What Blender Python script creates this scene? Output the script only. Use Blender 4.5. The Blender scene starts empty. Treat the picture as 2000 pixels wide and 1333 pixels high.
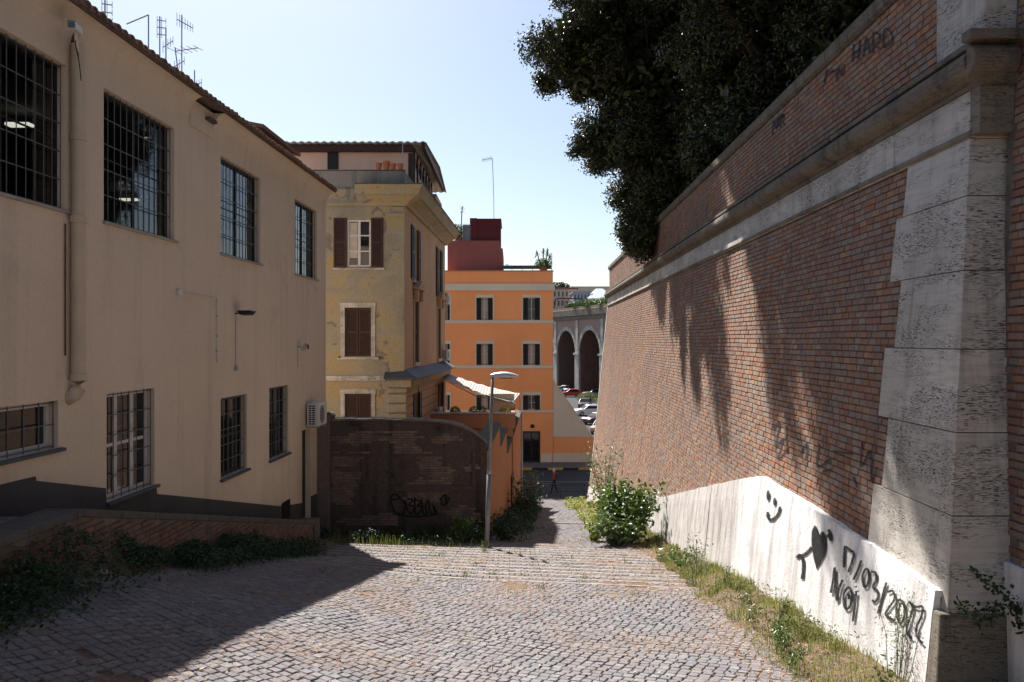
import bpy, bmesh, math, random
import numpy as np
from mathutils import Vector, Matrix
from math import radians as R, sin, cos, pi

# ------------------------------------------------------------------ camera, sky, sun, exposure
scene = bpy.context.scene
C = scene.collection
F, CX, CY = 1555.6, 1000.0, 667.0
cam_d = bpy.data.cameras.new('camera'); cam = bpy.data.objects.new('camera', cam_d); C.objects.link(cam)
cam_d.sensor_width = 36; cam_d.lens = 28.0; cam_d.clip_start = 0.1; cam_d.clip_end = 6000
cam.location = (0, 0, 0); cam.rotation_euler = (R(90), 0, 0)
scene.camera = cam
SUN_A, SUN_B = 0.345, 0.86                       # towards the sun: (-A, B, 1)
sun_el = math.atan2(1, math.hypot(SUN_A, SUN_B))
sun_rot = math.atan2(-SUN_A, SUN_B)
world = bpy.data.worlds.new('World'); scene.world = world; world.use_nodes = True
wn = world.node_tree.nodes; wl = world.node_tree.links
bg = wn['Background']; sky = wn.new('ShaderNodeTexSky'); sky.sky_type = 'NISHITA'; sky.sun_disc = False
sky.sun_elevation = sun_el; sky.sun_rotation = sun_rot; sky.air_density = 1.0; sky.dust_density = 1.0; sky.ozone_density = 1.0
wl.new(sky.outputs[0], bg.inputs[0]); bg.inputs[1].default_value = 0.06
sd = bpy.data.lights.new('sun', 'SUN'); sd.energy = 5.0; sd.angle = R(0.53); sd.color = (1.0, 0.955, 0.89)
sun = bpy.data.objects.new('sun', sd); C.objects.link(sun); sun.location = (-20, 40, 60)
sun.rotation_euler = Vector((-SUN_A, SUN_B, 1)).to_track_quat('Z', 'Y').to_euler()
scene.view_settings.view_transform = 'Standard'; scene.view_settings.look = 'None'
scene.view_settings.gamma = 1; scene.view_settings.use_curve_mapping = False
scene.view_settings.exposure = 1.2
scene.render.engine = 'CYCLES'
scene.cycles.max_bounces = 6; scene.cycles.diffuse_bounces = 3; scene.cycles.transparent_max_bounces = 8

random.seed(7)
rng = np.random.default_rng(11)

# ------------------------------------------------------------------ helpers
def P(px, py, Y):
    return Vector(((px - CX) / F * Y, Y, (CY - py) / F * Y))

def tag(o, label=None, cat=None, group=None, kind=None):
    if label: o['label'] = label
    if cat: o['category'] = cat
    if group: o['group'] = group
    if kind: o['kind'] = kind
    return o

def empty(name, loc, label=None, cat=None, group=None):
    o = bpy.data.objects.new(name, None); C.objects.link(o); o.location = loc
    o.empty_display_size = 0.2
    return tag(o, label, cat, group)

def wo(o):
    v = Vector(o.location)
    while o.parent: o = o.parent; v += Vector(o.location)
    return v

def link(name, me, parent=None, world_coords=True):
    o = bpy.data.objects.new(name, me); C.objects.link(o)
    if parent is not None:
        o.parent = parent
        if world_coords: o.location = -wo(parent)
    return o

class MB:
    def __init__(s): s.v = []; s.f = []; s.m = []
    def poly(s, pts, m=0):
        n = len(s.v); s.v += [tuple(p) for p in pts]; s.f.append(tuple(range(n, n + len(pts)))); s.m.append(m); return s
    def hexa(s, p, m=0):          # 8 pts: bottom ring 0-3, top ring 4-7
        n = len(s.v); s.v += [tuple(q) for q in p]
        for f in ((3,2,1,0),(4,5,6,7),(0,1,5,4),(1,2,6,5),(2,3,7,6),(3,0,4,7)):
            s.f.append(tuple(n + i for i in f)); s.m.append(m)
        return s
    def box(s, x0, x1, y0, y1, z0, z1, m=0):
        return s.hexa([(x0,y0,z0),(x1,y0,z0),(x1,y1,z0),(x0,y1,z0),(x0,y0,z1),(x1,y0,z1),(x1,y1,z1),(x0,y1,z1)], m)
    def fbox(s, fr, s0, s1, z0, z1, o0, o1, m=0):
        return s.hexa([fr(s0,z0,o1),fr(s1,z0,o1),fr(s1,z0,o0),fr(s0,z0,o0),fr(s0,z1,o1),fr(s1,z1,o1),fr(s1,z1,o0),fr(s0,z1,o0)], m)
    def prism(s, ring0, ring1, m=0, caps=True):
        n = len(s.v); k = len(ring0); s.v += [tuple(q) for q in ring0] + [tuple(q) for q in ring1]
        for i in range(k):
            j = (i + 1) % k; s.f.append((n+i, n+j, n+k+j, n+k+i)); s.m.append(m)
        if caps:
            s.f.append(tuple(range(n+k-1, n-1, -1))); s.m.append(m)
            s.f.append(tuple(range(n+k, n+2*k))); s.m.append(m)
        return s
    def tube(s, pts, r, seg=8, m=0, r1=None, caps=True):
        pts = [Vector(p) for p in pts]; rings = []
        up = Vector((0.013, 0.021, 1.0))
        for i, p in enumerate(pts):
            t = (pts[min(i+1, len(pts)-1)] - pts[max(i-1, 0)]).normalized()
            a = t.cross(up)
            if a.length < 0.05: a = t.cross(Vector((1, 0.1, 0)))
            a.normalize(); b = t.cross(a).normalized()
            rr = r if r1 is None else r + (r1 - r) * i / max(1, len(pts)-1)
            rings.append([p + a*(rr*cos(2*pi*k/seg)) + b*(rr*sin(2*pi*k/seg)) for k in range(seg)])
        n = len(s.v)
        for rg in rings: s.v += [tuple(q) for q in rg]
        for i in range(len(rings)-1):
            for k in range(seg):
                j = (k+1) % seg
                s.f.append((n+i*seg+k, n+i*seg+j, n+(i+1)*seg+j, n+(i+1)*seg+k)); s.m.append(m)
        if caps:
            s.f.append(tuple(range(n+seg-1, n-1, -1))); s.m.append(m)
            e = n + (len(rings)-1)*seg; s.f.append(tuple(range(e, e+seg))); s.m.append(m)
        return s
    def lathe(s, base, prof, seg=14, m=0):
        base = Vector(base); rings = [[base + Vector((r*cos(2*pi*k/seg), r*sin(2*pi*k/seg), z)) for k in range(seg)] for r, z in prof]
        n = len(s.v)
        for rg in rings: s.v += [tuple(q) for q in rg]
        for i in range(len(rings)-1):
            for k in range(seg):
                j = (k+1) % seg
                s.f.append((n+i*seg+k, n+i*seg+j, n+(i+1)*seg+j, n+(i+1)*seg+k)); s.m.append(m)
        s.f.append(tuple(range(n+seg-1, n-1, -1))); s.m.append(m)
        e = n + (len(rings)-1)*seg; s.f.append(tuple(range(e, e+seg))); s.m.append(m)
        return s
    def mesh(s, name, mats, smooth=False, fix=False):
        me = bpy.data.meshes.new(name); me.from_pydata(s.v, [], s.f); me.validate(verbose=False)
        if not isinstance(mats, (list, tuple)): mats = [mats]
        for m in mats: me.materials.append(m)
        if len(mats) > 1: me.polygons.foreach_set('material_index', s.m[:len(me.polygons)])
        if fix:
            bm = bmesh.new(); bm.from_mesh(me); bmesh.ops.recalc_face_normals(bm, faces=bm.faces); bm.to_mesh(me); bm.free()
        if smooth: me.polygons.foreach_set('use_smooth', [True]*len(me.polygons))
        return me
    def build(s, name, mats, parent=None, smooth=False, fix=True):
        return link(name, s.mesh(name, mats, smooth, fix), parent)

def bevel(o, w=0.01, seg=1):
    md = o.modifiers.new('bevel', 'BEVEL'); md.width = w; md.segments = seg; md.limit_method = 'ANGLE'; md.angle_limit = R(40); return o

def npmesh(name, V, Fc, mats, midx=None, smooth=False):
    """V (n,3), Fc (m,k) quads or tris"""
    me = bpy.data.meshes.new(name); V = np.asarray(V, dtype=np.float32); Fc = np.asarray(Fc, dtype=np.int32)
    k = Fc.shape[1]
    me.vertices.add(len(V)); me.vertices.foreach_set('co', V.ravel())
    me.loops.add(Fc.size); me.loops.foreach_set('vertex_index', Fc.ravel())
    me.polygons.add(len(Fc)); me.polygons.foreach_set('loop_start', np.arange(0, Fc.size, k, dtype=np.int32))
    me.polygons.foreach_set('loop_total', np.full(len(Fc), k, dtype=np.int32))
    if not isinstance(mats, (list, tuple)): mats = [mats]
    for m in mats: me.materials.append(m)
    if midx is not None: me.polygons.foreach_set('material_index', np.asarray(midx, dtype=np.int32))
    me.polygons.foreach_set('use_smooth', np.full(len(Fc), smooth, dtype=bool))
    me.update(calc_edges=True)
    return me

# value noise, vectorised
def _h(ix, iy, s):
    n = (ix * 374761393 + iy * 668265263 + s * 1442695041) & 0xffffffff
    n = ((n ^ (n >> 13)) * 1274126177) & 0xffffffff
    return ((n ^ (n >> 16)) & 0xffff) / 65535.0
def vnoise(x, y, s=0):
    x = np.asarray(x, float); y = np.asarray(y, float)
    ix = np.floor(x).astype(np.int64); iy = np.floor(y).astype(np.int64); fx = x-ix; fy = y-iy
    fx = fx*fx*(3-2*fx); fy = fy*fy*(3-2*fy)
    return (_h(ix,iy,s)*(1-fx)+_h(ix+1,iy,s)*fx)*(1-fy)+(_h(ix,iy+1,s)*(1-fx)+_h(ix+1,iy+1,s)*fx)*fy
def fbm(x, y, s=0, o=4):
    t = 0; a = .5; w = 0
    for i in range(o): t = t + a*vnoise(np.asarray(x)*2**i, np.asarray(y)*2**i, s+i*17); w += a; a *= .5
    return t/w

# ------------------------------------------------------------------ materials
class NT:
    def __init__(s, name):
        s.mat = bpy.data.materials.new(name); s.mat.use_nodes = True; s.t = s.mat.node_tree; s.n = s.t.nodes; s.l = s.t.links
        s.b = s.n['Principled BSDF']; s.out = s.n['Material Output']
    def node(s, kind, **kw):
        n = s.n.new(kind)
        for k, v in kw.items(): setattr(n, k, v)
        return n
    def lk(s, a, b): s.l.new(a, b)
    def coord(s, scale=(1,1,1), which='Object'):
        tc = s.node('ShaderNodeTexCoord'); mp = s.node('ShaderNodeMapping'); mp.inputs['Scale'].default_value = scale
        s.lk(tc.outputs[which], mp.inputs[0]); return mp.outputs[0]
    def noise(s, vec, scale, detail=5, rough=.6, dist=0):
        n = s.node('ShaderNodeTexNoise'); n.inputs['Scale'].default_value = scale; n.inputs['Detail'].default_value = detail
        n.inputs['Roughness'].default_value = rough; n.inputs['Distortion'].default_value = dist
        if vec is not None: s.lk(vec, n.inputs['Vector'])
        return n.outputs['Fac']
    def ramp(s, fac, stops, interp='LINEAR'):
        r = s.node('ShaderNodeValToRGB'); r.color_ramp.interpolation = interp; e = r.color_ramp.elements
        while len(e) < len(stops): e.new(.5)
        for i, (p, c) in enumerate(stops):
            e[i].position = p
            e[i].color = (c, c, c, 1) if isinstance(c, (int, float)) else (*c, 1)
        s.lk(fac, r.inputs[0]); return r.outputs[0]
    def mix(s, fac, a, b, mode='MIX'):
        m = s.node('ShaderNodeMix', data_type='RGBA', blend_type=mode)
        for sock, v in ((m.inputs['Factor'], fac), (m.inputs['A'], a), (m.inputs['B'], b)):
            if isinstance(v, (int, float)): sock.default_value = v
            elif isinstance(v, tuple): sock.default_value = (*v, 1)
            else: s.lk(v, sock)
        return m.outputs['Result']
    def math(s, op, a, b=0.0, clamp=False):
        m = s.node('ShaderNodeMath', operation=op); m.use_clamp = clamp
        for sock, v in ((m.inputs[0], a), (m.inputs[1], b)):
            if isinstance(v, (int, float)): sock.default_value = v
            else: s.lk(v, sock)
        return m.outputs[0]
    def bump(s, h, strength=.4, dist=.01):
        b = s.node('ShaderNodeBump'); b.inputs['Strength'].default_value = strength; b.inputs['Distance'].default_value = dist
        s.lk(h, b.inputs['Height']); s.lk(b.outputs[0], s.b.inputs['Normal'])
    def fin(s, col, rough=.9, spec=.3, metal=0):
        if isinstance(col, tuple): s.b.inputs['Base Color'].default_value = (*col, 1)
        else: s.lk(col, s.b.inputs['Base Color'])
        if isinstance(rough, (int, float)): s.b.inputs['Roughness'].default_value = rough
        else: s.lk(rough, s.b.inputs['Roughness'])
        s.b.inputs['Specular IOR Level'].default_value = spec; s.b.inputs['Metallic'].default_value = metal
        return s.mat

def mul(c, k): return tuple(min(1, x*k) for x in c)

def plain(name, c, rough=.7, var=.12, scale=6, spec=.3, metal=0, bump=0):
    t = NT(name); v = t.coord()
    n = t.noise(v, scale, 5)
    col = t.ramp(n, [(.3, mul(c, 1-var)), (.7, mul(c, 1+var))])
    if bump: t.bump(t.noise(v, scale*8, 4), bump, .01)
    return t.fin(col, rough, spec, metal)

def plaster(name, c, stain=(.2,.17,.14), amt=.35, streak=.3, scale=.6, bump=.25, fine=.06):
    """painted render: large soft blotches, vertical rain streaks, fine grain"""
    t = NT(name); v = t.coord(); vs = t.coord((1.6, 1.6, .09))
    big = t.noise(v, scale, 6, .62); fi = t.noise(v, 22, 4, .7); st = t.noise(vs, 1.7, 5, .65)
    col = t.ramp(big, [(.3, mul(c, .90)), (.55, c), (.75, mul(c, 1.06))])
    col = t.mix(t.ramp(st, [(.52, 0.0), (.78, streak)]), col, stain)
    col = t.mix(t.ramp(t.noise(v, scale*2.3, 7, .7), [(.58, 0.0), (.74, amt)]), col, stain)
    col = t.mix(t.ramp(fi, [(.35, fine), (.6, 0.0)]), col, mul(stain, .5))
    t.bump(t.math('ADD', t.math('MULTIPLY', fi, .5), t.noise(v, 5, 5)), bump, .012)
    return t.fin(col, .92, .15)

def island(t):
    g = t.node('ShaderNodeNewGeometry'); oi = t.node('ShaderNodeObjectInfo')
    a = t.math('ADD', g.outputs['Random Per Island'], oi.outputs['Random'])
    return t.math('FRACT', a)

def brickmat(name, tones, grime=.35, grey=.4, world_tint=None):
    t = NT(name)
    g = t.node('ShaderNodeNewGeometry'); mp = t.node('ShaderNodeMapping'); t.lk(g.outputs['Position'], mp.inputs[0]); v = mp.outputs[0]
    r = island(t)
    col = t.ramp(r, [(i/len(tones), c) for i, c in enumerate(tones)], 'CONSTANT')
    r2 = t.math('FRACT', t.math('MULTIPLY', r, 37.7))
    col = t.mix(grey*.50, col, (.275,.205,.16))
    col = t.mix(t.ramp(r2, [(0, .0), (1, .35)]), col, t.mix(.5, col, (.12, .08, .06)))
    fi = t.noise(v, 60, 4, .7); mid = t.noise(v, 9, 5, .7); big = t.noise(v, .55, 6, .65)
    col = t.mix(t.ramp(mid, [(.4, 0.0), (.72, .45)]), col, (.26, .21, .18))
    col = t.mix(t.ramp(big, [(.42, 0.0), (.62, grey)]), col, (.21, .165, .145))
    vs = t.node('ShaderNodeMapping'); vs.inputs['Scale'].default_value = (1.5, 1.5, .12); t.lk(g.outputs['Position'], vs.inputs[0])
    st = t.noise(vs.outputs[0], 1.3, 5, .65)
    col = t.mix(t.ramp(st, [(.55, 0.0), (.75, grime)]), col, (.05, .04, .035))
    col = t.mix(t.ramp(fi, [(.3, .4), (.5, 0.0)]), col, (.06, .045, .04))
    t.bump(t.math('ADD', fi, t.math('MULTIPLY', mid, .6)), .5, .006)
    return t.fin(col, .93, .15)

def travertine(name, c=(.50,.44,.36), dirt=.3, axis='z', pit=.8, hscale=1.0):
    t = NT(name)
    g = t.node('ShaderNodeNewGeometry')
    def mp(s):
        m = t.node('ShaderNodeMapping'); m.inputs['Scale'].default_value = s; t.lk(g.outputs['Position'], m.inputs[0]); return m.outputs[0]
    oi = t.node('ShaderNodeObjectInfo')
    v = mp((1,1,1)); h = mp((2.2,2.2,26)); h2 = mp((8,8,60)); vs = mp((2,2,.15))
    bands = t.noise(h, 1.0, 4, .6); pits = t.noise(h2, 2.0, 3, .6, .4); big = t.noise(v, .8, 5); fi = t.noise(v, 50, 4)
    pm = t.math('MULTIPLY', t.ramp(pits, [(.54, 0.0), (.62, 1.0)]), t.ramp(t.noise(mp((1.2,1.2,3.5)), 1.0, 3), [(.42, 0.0), (.56, 1.0)]))
    col = t.ramp(bands, [(.3, mul(c, .78)), (.5, c), (.7, mul(c, 1.1))])
    col = t.mix(t.ramp(oi.outputs['Random'], [(0, 0.0), (1, .35)]), col, mul(c, .72))
    col = t.mix(t.ramp(t.noise(vs, 1.6, 5, .7), [(.5, 0.0), (.72, dirt)]), col, (.055, .05, .048))
    col = t.mix(t.ramp(big, [(.45, 0.0), (.7, dirt*.7)]), col, (.12, .10, .08))
    col = t.mix(t.math('MULTIPLY', pm, pit), col, (.05, .04, .032))
    hgt = t.math('SUBTRACT', t.math('MULTIPLY', fi, .25), t.math('MULTIPLY', pm, 1.0))
    t.bump(hgt, .7, .012)
    return t.fin(col, .9, .2)

M = {}
M['left_plaster'] = plaster('cream_render', (.73,.585,.44), (.40,.32,.25), .40, .40, .35, .4, .10)
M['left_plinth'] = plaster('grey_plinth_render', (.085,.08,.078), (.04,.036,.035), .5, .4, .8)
M['edge_stone'] = plain('worn_step_edge', (.285,.25,.22), .95, .3, 5, .05, 0, .4)
M['cream_trim'] = plain('cream_sill_stone', (.36,.32,.27), .8)
M['pipe'] = plain('cream_painted_pipe', (.55,.44,.31), .45, .08, 2, .4)
M['brick_main'] = brickmat('old_roman_brick', [(.38,.15,.075),(.46,.21,.11),(.34,.22,.15),(.38,.29,.225),(.30,.12,.065),(.48,.23,.12),(.35,.27,.21),(.44,.18,.085),(.33,.24,.19),(.52,.28,.155),(.34,.18,.12),(.40,.32,.26)], .5, .5)
M['brick_low'] = brickmat('low_wall_brick', [(.17,.055,.03),(.13,.05,.03),(.20,.08,.045),(.10,.05,.035),(.15,.07,.045)], .7, .5)  # tones and grime darkened so the colour carries the deep shade here
M['brick_dark'] = brickmat('dark_brick', [(.20,.13,.095),(.24,.15,.10),(.15,.11,.09),(.28,.19,.13)], .5, .3)
M['brick_via'] = plaster('viaduct_brickwork', (.38,.27,.225), (.16,.12,.10), .6, .6, .3, .4)
M['mortar'] = plain('grey_mortar', (.17,.145,.125), .95, .3, 5, .1, 0, .4)
M['travertine'] = travertine('travertine', (.60,.56,.50), .45, pit=.95)
M['travertine_dirty'] = travertine('blackened_travertine', (.24,.21,.17), .9, pit=.7)
M['coping'] = travertine('weathered_coping', (.21,.18,.14), .95, pit=.6)
M['concrete_old'] = plaster('lichened_concrete', (.115,.105,.095), (.035,.033,.03), .7, .6, 1.2, .5)
M['dark_wall'] = plaster('dark_render', (.13,.095,.08), (.018,.014,.013), .9, .85, .45, .9, .5)  # dark brown base with near black blotches and streaks
M['orange'] = plaster('orange_render', (.95,.39,.155), (.62,.27,.12), .12, .10, .25, .1, .02)
M['orange_dirty'] = plaster('faded_orange_render', (.48,.22,.12), (.26,.15,.10), .5, .45, .8, .3)
M['beige'] = plaster('beige_render', (.70,.61,.47), (.40,.34,.26), .15, .1, .3, .1, .02)
M['maroon'] = plaster('maroon_render', (.27,.10,.09), (.17,.06,.06), .2, .2, .5, .1)
M['maroon_dark'] = plaster('deep_maroon_render', (.11,.028,.032), (.08,.02,.025), .2, .2, .5, .1)
M['side_ochre'] = plaster('brown_ochre_render', (.52,.34,.205), (.16,.10,.07), .3, .35, .5, .2)
M['parapet_concrete'] = plaster('mottled_parapet_concrete', (.27,.25,.225), (.05,.047,.043), .85, .8, 1.2, .5)
M['pink'] = plaster('pale_pink_render', (.72,.50,.40), (.36,.25,.2), .15, .15, .5, .1)
M['brown_wood'] = plain('dark_brown_shutter_paint', (.05,.024,.020), .6, .25, 12, .3)
M['black_wood'] = plain('near_black_shutter_paint', (.022,.016,.014), .5, .2, 12, .3)
M['white_frame'] = plain('white_window_paint', (.62,.60,.57), .5, .06, 8)
M['grille_metal'] = plain('grey_painted_grille', (.11,.11,.11), .5, .2, 10, .5, .2)
M['dark_metal'] = plain('dark_grille_iron', (.045,.045,.048), .5, .2, 10, .5, .6)
M['rust'] = plain('rusty_metal', (.12,.05,.03), .8, .4, 20)
M['galv'] = plain('galvanised_steel', (.36,.38,.40), .45, .12, 8, .5, .5)
M['pole'] = plain('weathered_pole_paint', (.20,.21,.22), .6, .2, 8, .3, .2)
M['lamp_shell'] = plain('grey_lamp_housing', (.55,.57,.60), .35, .05, 8, .5, .1)
M['plastic_white'] = plain('offwhite_plastic', (.62,.59,.53), .45, .06, 6)
M['black_plastic'] = plain('black_plastic', (.02,.02,.022), .4, .1, 6)
M['slate'] = plain('grey_slate_sheet', (.07,.075,.085), .6, .3, 3, .3, 0, .2)
M['corrugated'] = plain('corrugated_cement_sheet', (.36,.35,.33), .8, .25, 3)
M['roof_tile'] = brickmat('roof_tile_clay', [(.22,.10,.06),(.28,.14,.08),(.17,.09,.06),(.30,.17,.11)], .4, .4)
M['terracotta'] = plain('terracotta', (.42,.16,.08), .8, .15, 10)
M['asphalt'] = plain('asphalt', (.045,.045,.048), .9, .25, 8, .2, 0, .3)
M['bark'] = plain('grey_bark', (.09,.07,.055), .95, .35, 6, .1, 0, .8)
M['stem'] = plain('green_stem', (.12,.16,.06), .8, .2, 10)
M['wood_stem'] = plain('brown_stem', (.16,.11,.07), .9, .2, 10)
M['paint_white'] = plain('white_road_paint', (.16,.16,.16), .7)
M['yellow_paint'] = plain('yellow_kerb_paint', (.50,.33,.06), .7, .3, 8)
M['interior'] = plain('dim_interior', (.10,.095,.09), .9, .2, 2)
M['curtain'] = plain('pale_curtain', (.48,.42,.35), .9, .15, 5)
M['awning'] = None

def basemat():
    t = NT('whitewashed_base'); v = t.coord(); vs = t.coord((2.2,2.2,.12))
    c = (.84,.835,.83)
    n = t.noise(v, 1.3, 6, .6)
    col = t.ramp(n, [(.3, (.70,.69,.68)), (.6, c)])
    st = t.noise(vs, 1.7, 6, .7)
    col = t.mix(t.ramp(st, [(.48, 0.0), (.76, .9)]), col, (.24,.20,.18))
    sp = t.noise(v, 30, 3, .8); msk = t.ramp(t.noise(v, 2.3, 4), [(.42, 0.0), (.6, 1.0)])
    col = t.mix(t.math('MULTIPLY', t.ramp(sp, [(.60, 0.0), (.66, 1.0)]), msk), col, (.10,.085,.075))
    pk = t.noise(v, .9, 4)
    col = t.mix(t.ramp(pk, [(.5, 0.0), (.7, .35)]), col, (.42,.36,.34))
    t.bump(t.math('ADD', t.noise(v, 9, 5), sp), .5, .012)
    return t.fin(col, .9, .2)
M['base_white'] = basemat()
def basemat2():
    t = NT('greying_whitewash'); v = t.coord(); vs = t.coord((3.2,3.2,.10))
    col = t.ramp(t.noise(v, 1.6, 6, .6), [(.3, (.46,.43,.41)), (.65, (.66,.63,.60))])
    st = t.noise(vs, 1.9, 6, .7)
    col = t.mix(t.ramp(st, [(.50, 0.0), (.70, .8)]), col, (.16,.12,.10))
    sp = t.noise(v, 22, 3, .8)
    col = t.mix(t.ramp(sp, [(.62, 0.0), (.67, .8)]), col, (.12,.09,.07))
    t.bump(t.math('ADD', t.noise(v, 9, 5), sp), .5, .012)
    return t.fin(col, .9, .2)
M['base_grey'] = basemat2()

def yellowmat():
    t = NT('peeling_yellow_render'); v = t.coord(); vs = t.coord((1.5,1.5,.16))
    big = t.noise(v, .55, 7, .65, .6)
    col = t.ramp(big, [(.34, (.45,.29,.12)), (.43, (.38,.30,.175)), (.50, (.345,.305,.225)), (.62, (.27,.245,.19))])
    st = t.noise(vs, 2.2, 6, .7)
    col = t.mix(t.ramp(st, [(.5, 0.0), (.72, .6)]), col, (.38,.32,.21))
    # bare patches high up and along the sills
    tc = t.node('ShaderNodeTexCoord'); sx = t.node('ShaderNodeSeparateXYZ'); t.lk(tc.outputs['Object'], sx.inputs[0])
    pe = t.noise(v, 1.5, 7, .6, .8)
    hi = t.ramp(t.math('MULTIPLY', sx.outputs['Z'], .1), [(.0, 0.0), (.99, .0), (1.0, .0)])
    col = t.mix(t.ramp(pe, [(.60, 0.0), (.64, .9)]), col, (.20,.165,.15))
    fi = t.noise(v, 14, 5, .8)
    col = t.mix(t.ramp(fi, [(.35, .5), (.5, 0.0)]), col, (.15,.115,.07))
    t.bump(t.math('SUBTRACT', t.noise(v, 7, 5), t.ramp(pe, [(.6, 0.0), (.63, 1.0)])), .5, .02)
    return t.fin(col, .93, .1)
M['yellow'] = yellowmat()

def cobblemat():
    t = NT('basalt_cobble'); r = island(t)
    g = t.node('ShaderNodeNewGeometry')
    col = t.ramp(r, [(0, (.165,.165,.18)), (.3, (.215,.21,.22)), (.6, (.185,.18,.195)), (1, (.27,.26,.26))])
    n = t.noise(g.outputs['Position'], 40, 4, .7); big = t.noise(g.outputs['Position'], .8, 5, .6)
    col = t.mix(t.ramp(n, [(.35, .5), (.6, 0.0)]), col, (.10,.09,.09))
    col = t.mix(t.ramp(big, [(.45, 0.0), (.68, .35)]), col, (.25,.20,.17))
    t.bump(n, .5, .006)
    return t.fin(col, .9, .06)
M['cobble'] = cobblemat()

def soilmat():
    t = NT('needle_littered_soil'); g = t.node('ShaderNodeNewGeometry'); v = g.outputs['Position']
    a = t.noise(v, 3, 6, .7); b = t.noise(v, 55, 4, .8); d = t.noise(v, 160, 3, .8)
    col = t.ramp(a, [(.3, (.13,.095,.07)), (.5, (.20,.15,.115)), (.7, (.27,.205,.155))])
    col = t.mix(t.ramp(b, [(.35, .7), (.55, 0.0)]), col, (.10,.065,.045))
    col = t.mix(t.ramp(d, [(.55, 0.0), (.7, .7)]), col, (.36,.29,.215))
    t.bump(t.math('ADD', b, d), .8, .012)
    return t.fin(col, 1.0, .02)
M['soil'] = soilmat()

def needlemat():
    t = NT('dry_needles_and_leaves'); r = island(t)
    col = t.ramp(r, [(0, (.25,.14,.09)), (.35, (.34,.20,.13)), (.7, (.20,.12,.08)), (.9, (.42,.31,.22)), (1, (.50,.42,.33))])
    return t.fin(col, .85, .2)
M['needle'] = needlemat()

def leafmat(name, cols, trans=.25, rough=.45, spec=.5):
    t = NT(name); r = island(t)
    n = len(cols); col = t.ramp(r, [(i/(n-1), c) for i, c in enumerate(cols)])
    t.fin(col, rough, spec)
    tr = t.node('ShaderNodeBsdfTranslucent'); t.lk(t.mix(1.0, col, (.9,1.0,.5), 'MULTIPLY'), tr.inputs[0])
    mx = t.node('ShaderNodeMixShader'); mx.inputs[0].default_value = trans
    t.lk(t.b.outputs[0], mx.inputs[1]); t.lk(tr.outputs[0], mx.inputs[2]); t.lk(mx.outputs[0], t.out.inputs[0])
    return t.mat
M['oak_leaf'] = leafmat('holm_oak_leaf', [(.014,.022,.010),(.026,.038,.015),(.045,.058,.022),(.13,.14,.055)], .08, .36, .45)  # palest tone put in for sunlit leaf highlights
M['bush_leaf'] = leafmat('broad_green_leaf', [(.045,.095,.022),(.07,.13,.03),(.10,.16,.04),(.13,.17,.05)], .3, .4)
M['yellow_leaf'] = leafmat('yellowing_leaf', [(.30,.30,.04),(.22,.28,.05),(.36,.30,.05),(.14,.21,.05)], .35, .5)
M['weed_leaf'] = leafmat('weed_leaf', [(.07,.11,.03),(.12,.15,.045),(.17,.17,.06),(.23,.19,.085)], .3, .6, .3)
M['dark_weed'] = leafmat('shade_ground_cover_leaf', [(.02,.045,.018),(.03,.065,.025),(.04,.08,.03)], .2, .5, .3)
M['dry_grass'] = leafmat('dry_grass', [(.38,.32,.15),(.30,.29,.12),(.20,.24,.08),(.44,.38,.22)], .3, .7, .2)
M['silver_leaf'] = leafmat('grey_green_leaf', [(.16,.20,.13),(.22,.26,.18),(.12,.17,.09)], .25, .5)

def glassmat(name, tint=.55):
    t = NT(name); tr = t.node('ShaderNodeBsdfTransparent'); tr.inputs[0].default_value = (tint, tint*1.02, tint*1.05, 1)
    gl = t.node('ShaderNodeBsdfGlossy'); gl.inputs['Roughness'].default_value = .03
    lw = t.node('ShaderNodeLayerWeight'); refl = t.math('ADD', .05, t.math('MULTIPLY', t.math('POWER', lw.outputs['Facing'], 4.0), .85))
    v = t.coord(); nb = t.noise(v, 1.2, 2)
    bp = t.node('ShaderNodeBump'); bp.inputs['Strength'].default_value = .08; bp.inputs['Distance'].default_value = .05; t.lk(nb, bp.inputs['Height'])
    t.lk(bp.outputs[0], gl.inputs['Normal'])
    mx = t.node('ShaderNodeMixShader'); t.lk(refl, mx.inputs[0]); t.lk(tr.outputs[0], mx.inputs[1]); t.lk(gl.outputs[0], mx.inputs[2])
    t.lk(mx.outputs[0], t.out.inputs[0]); return t.mat
M['glass'] = glassmat('window_glass')
t = NT('dark_window_glass'); v = t.coord(); t.bump(t.noise(v, 1.5, 2), .1, .05); M['dark_glass'] = t.fin((.012,.013,.015), .06, .6)
t = NT('fluorescent_tube'); t.b.inputs['Emission Color'].default_value = (1,.93,.75,1); t.b.inputs['Emission Strength'].default_value = 1.1; M['tube'] = t.fin((.8,.8,.8))
t = NT('striped_awning_cloth'); v = t.coord(); w = t.node('ShaderNodeTexWave'); w.bands_direction = 'X'; w.inputs['Scale'].default_value = 2.2; w.inputs['Distortion'].default_value = .3; t.lk(v, w.inputs[0])
M['awning'] = t.fin(t.ramp(w.outputs[1], [(.35, (.30,.25,.225)), (.6, (.45,.42,.39))]), .85, .2)
def spray(name, c, a):
    t = NT(name); v = t.coord(); n = t.noise(v, 26, 4, .7)
    tr = t.node('ShaderNodeBsdfTransparent'); mx = t.node('ShaderNodeMixShader')
    t.lk(t.ramp(n, [(.25, max(0, a-.35)), (.55, a)]), mx.inputs[0]); t.fin(c, .8, .2)
    t.lk(tr.outputs[0], mx.inputs[1]); t.lk(t.b.outputs[0], mx.inputs[2]); t.lk(mx.outputs[0], t.out.inputs[0]); return t.mat
M['spray'] = spray('black_spray_paint', (.018,.018,.02), 1.0)
M['spray_faint'] = spray('faded_spray_paint', (.03,.03,.045), .75)
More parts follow.
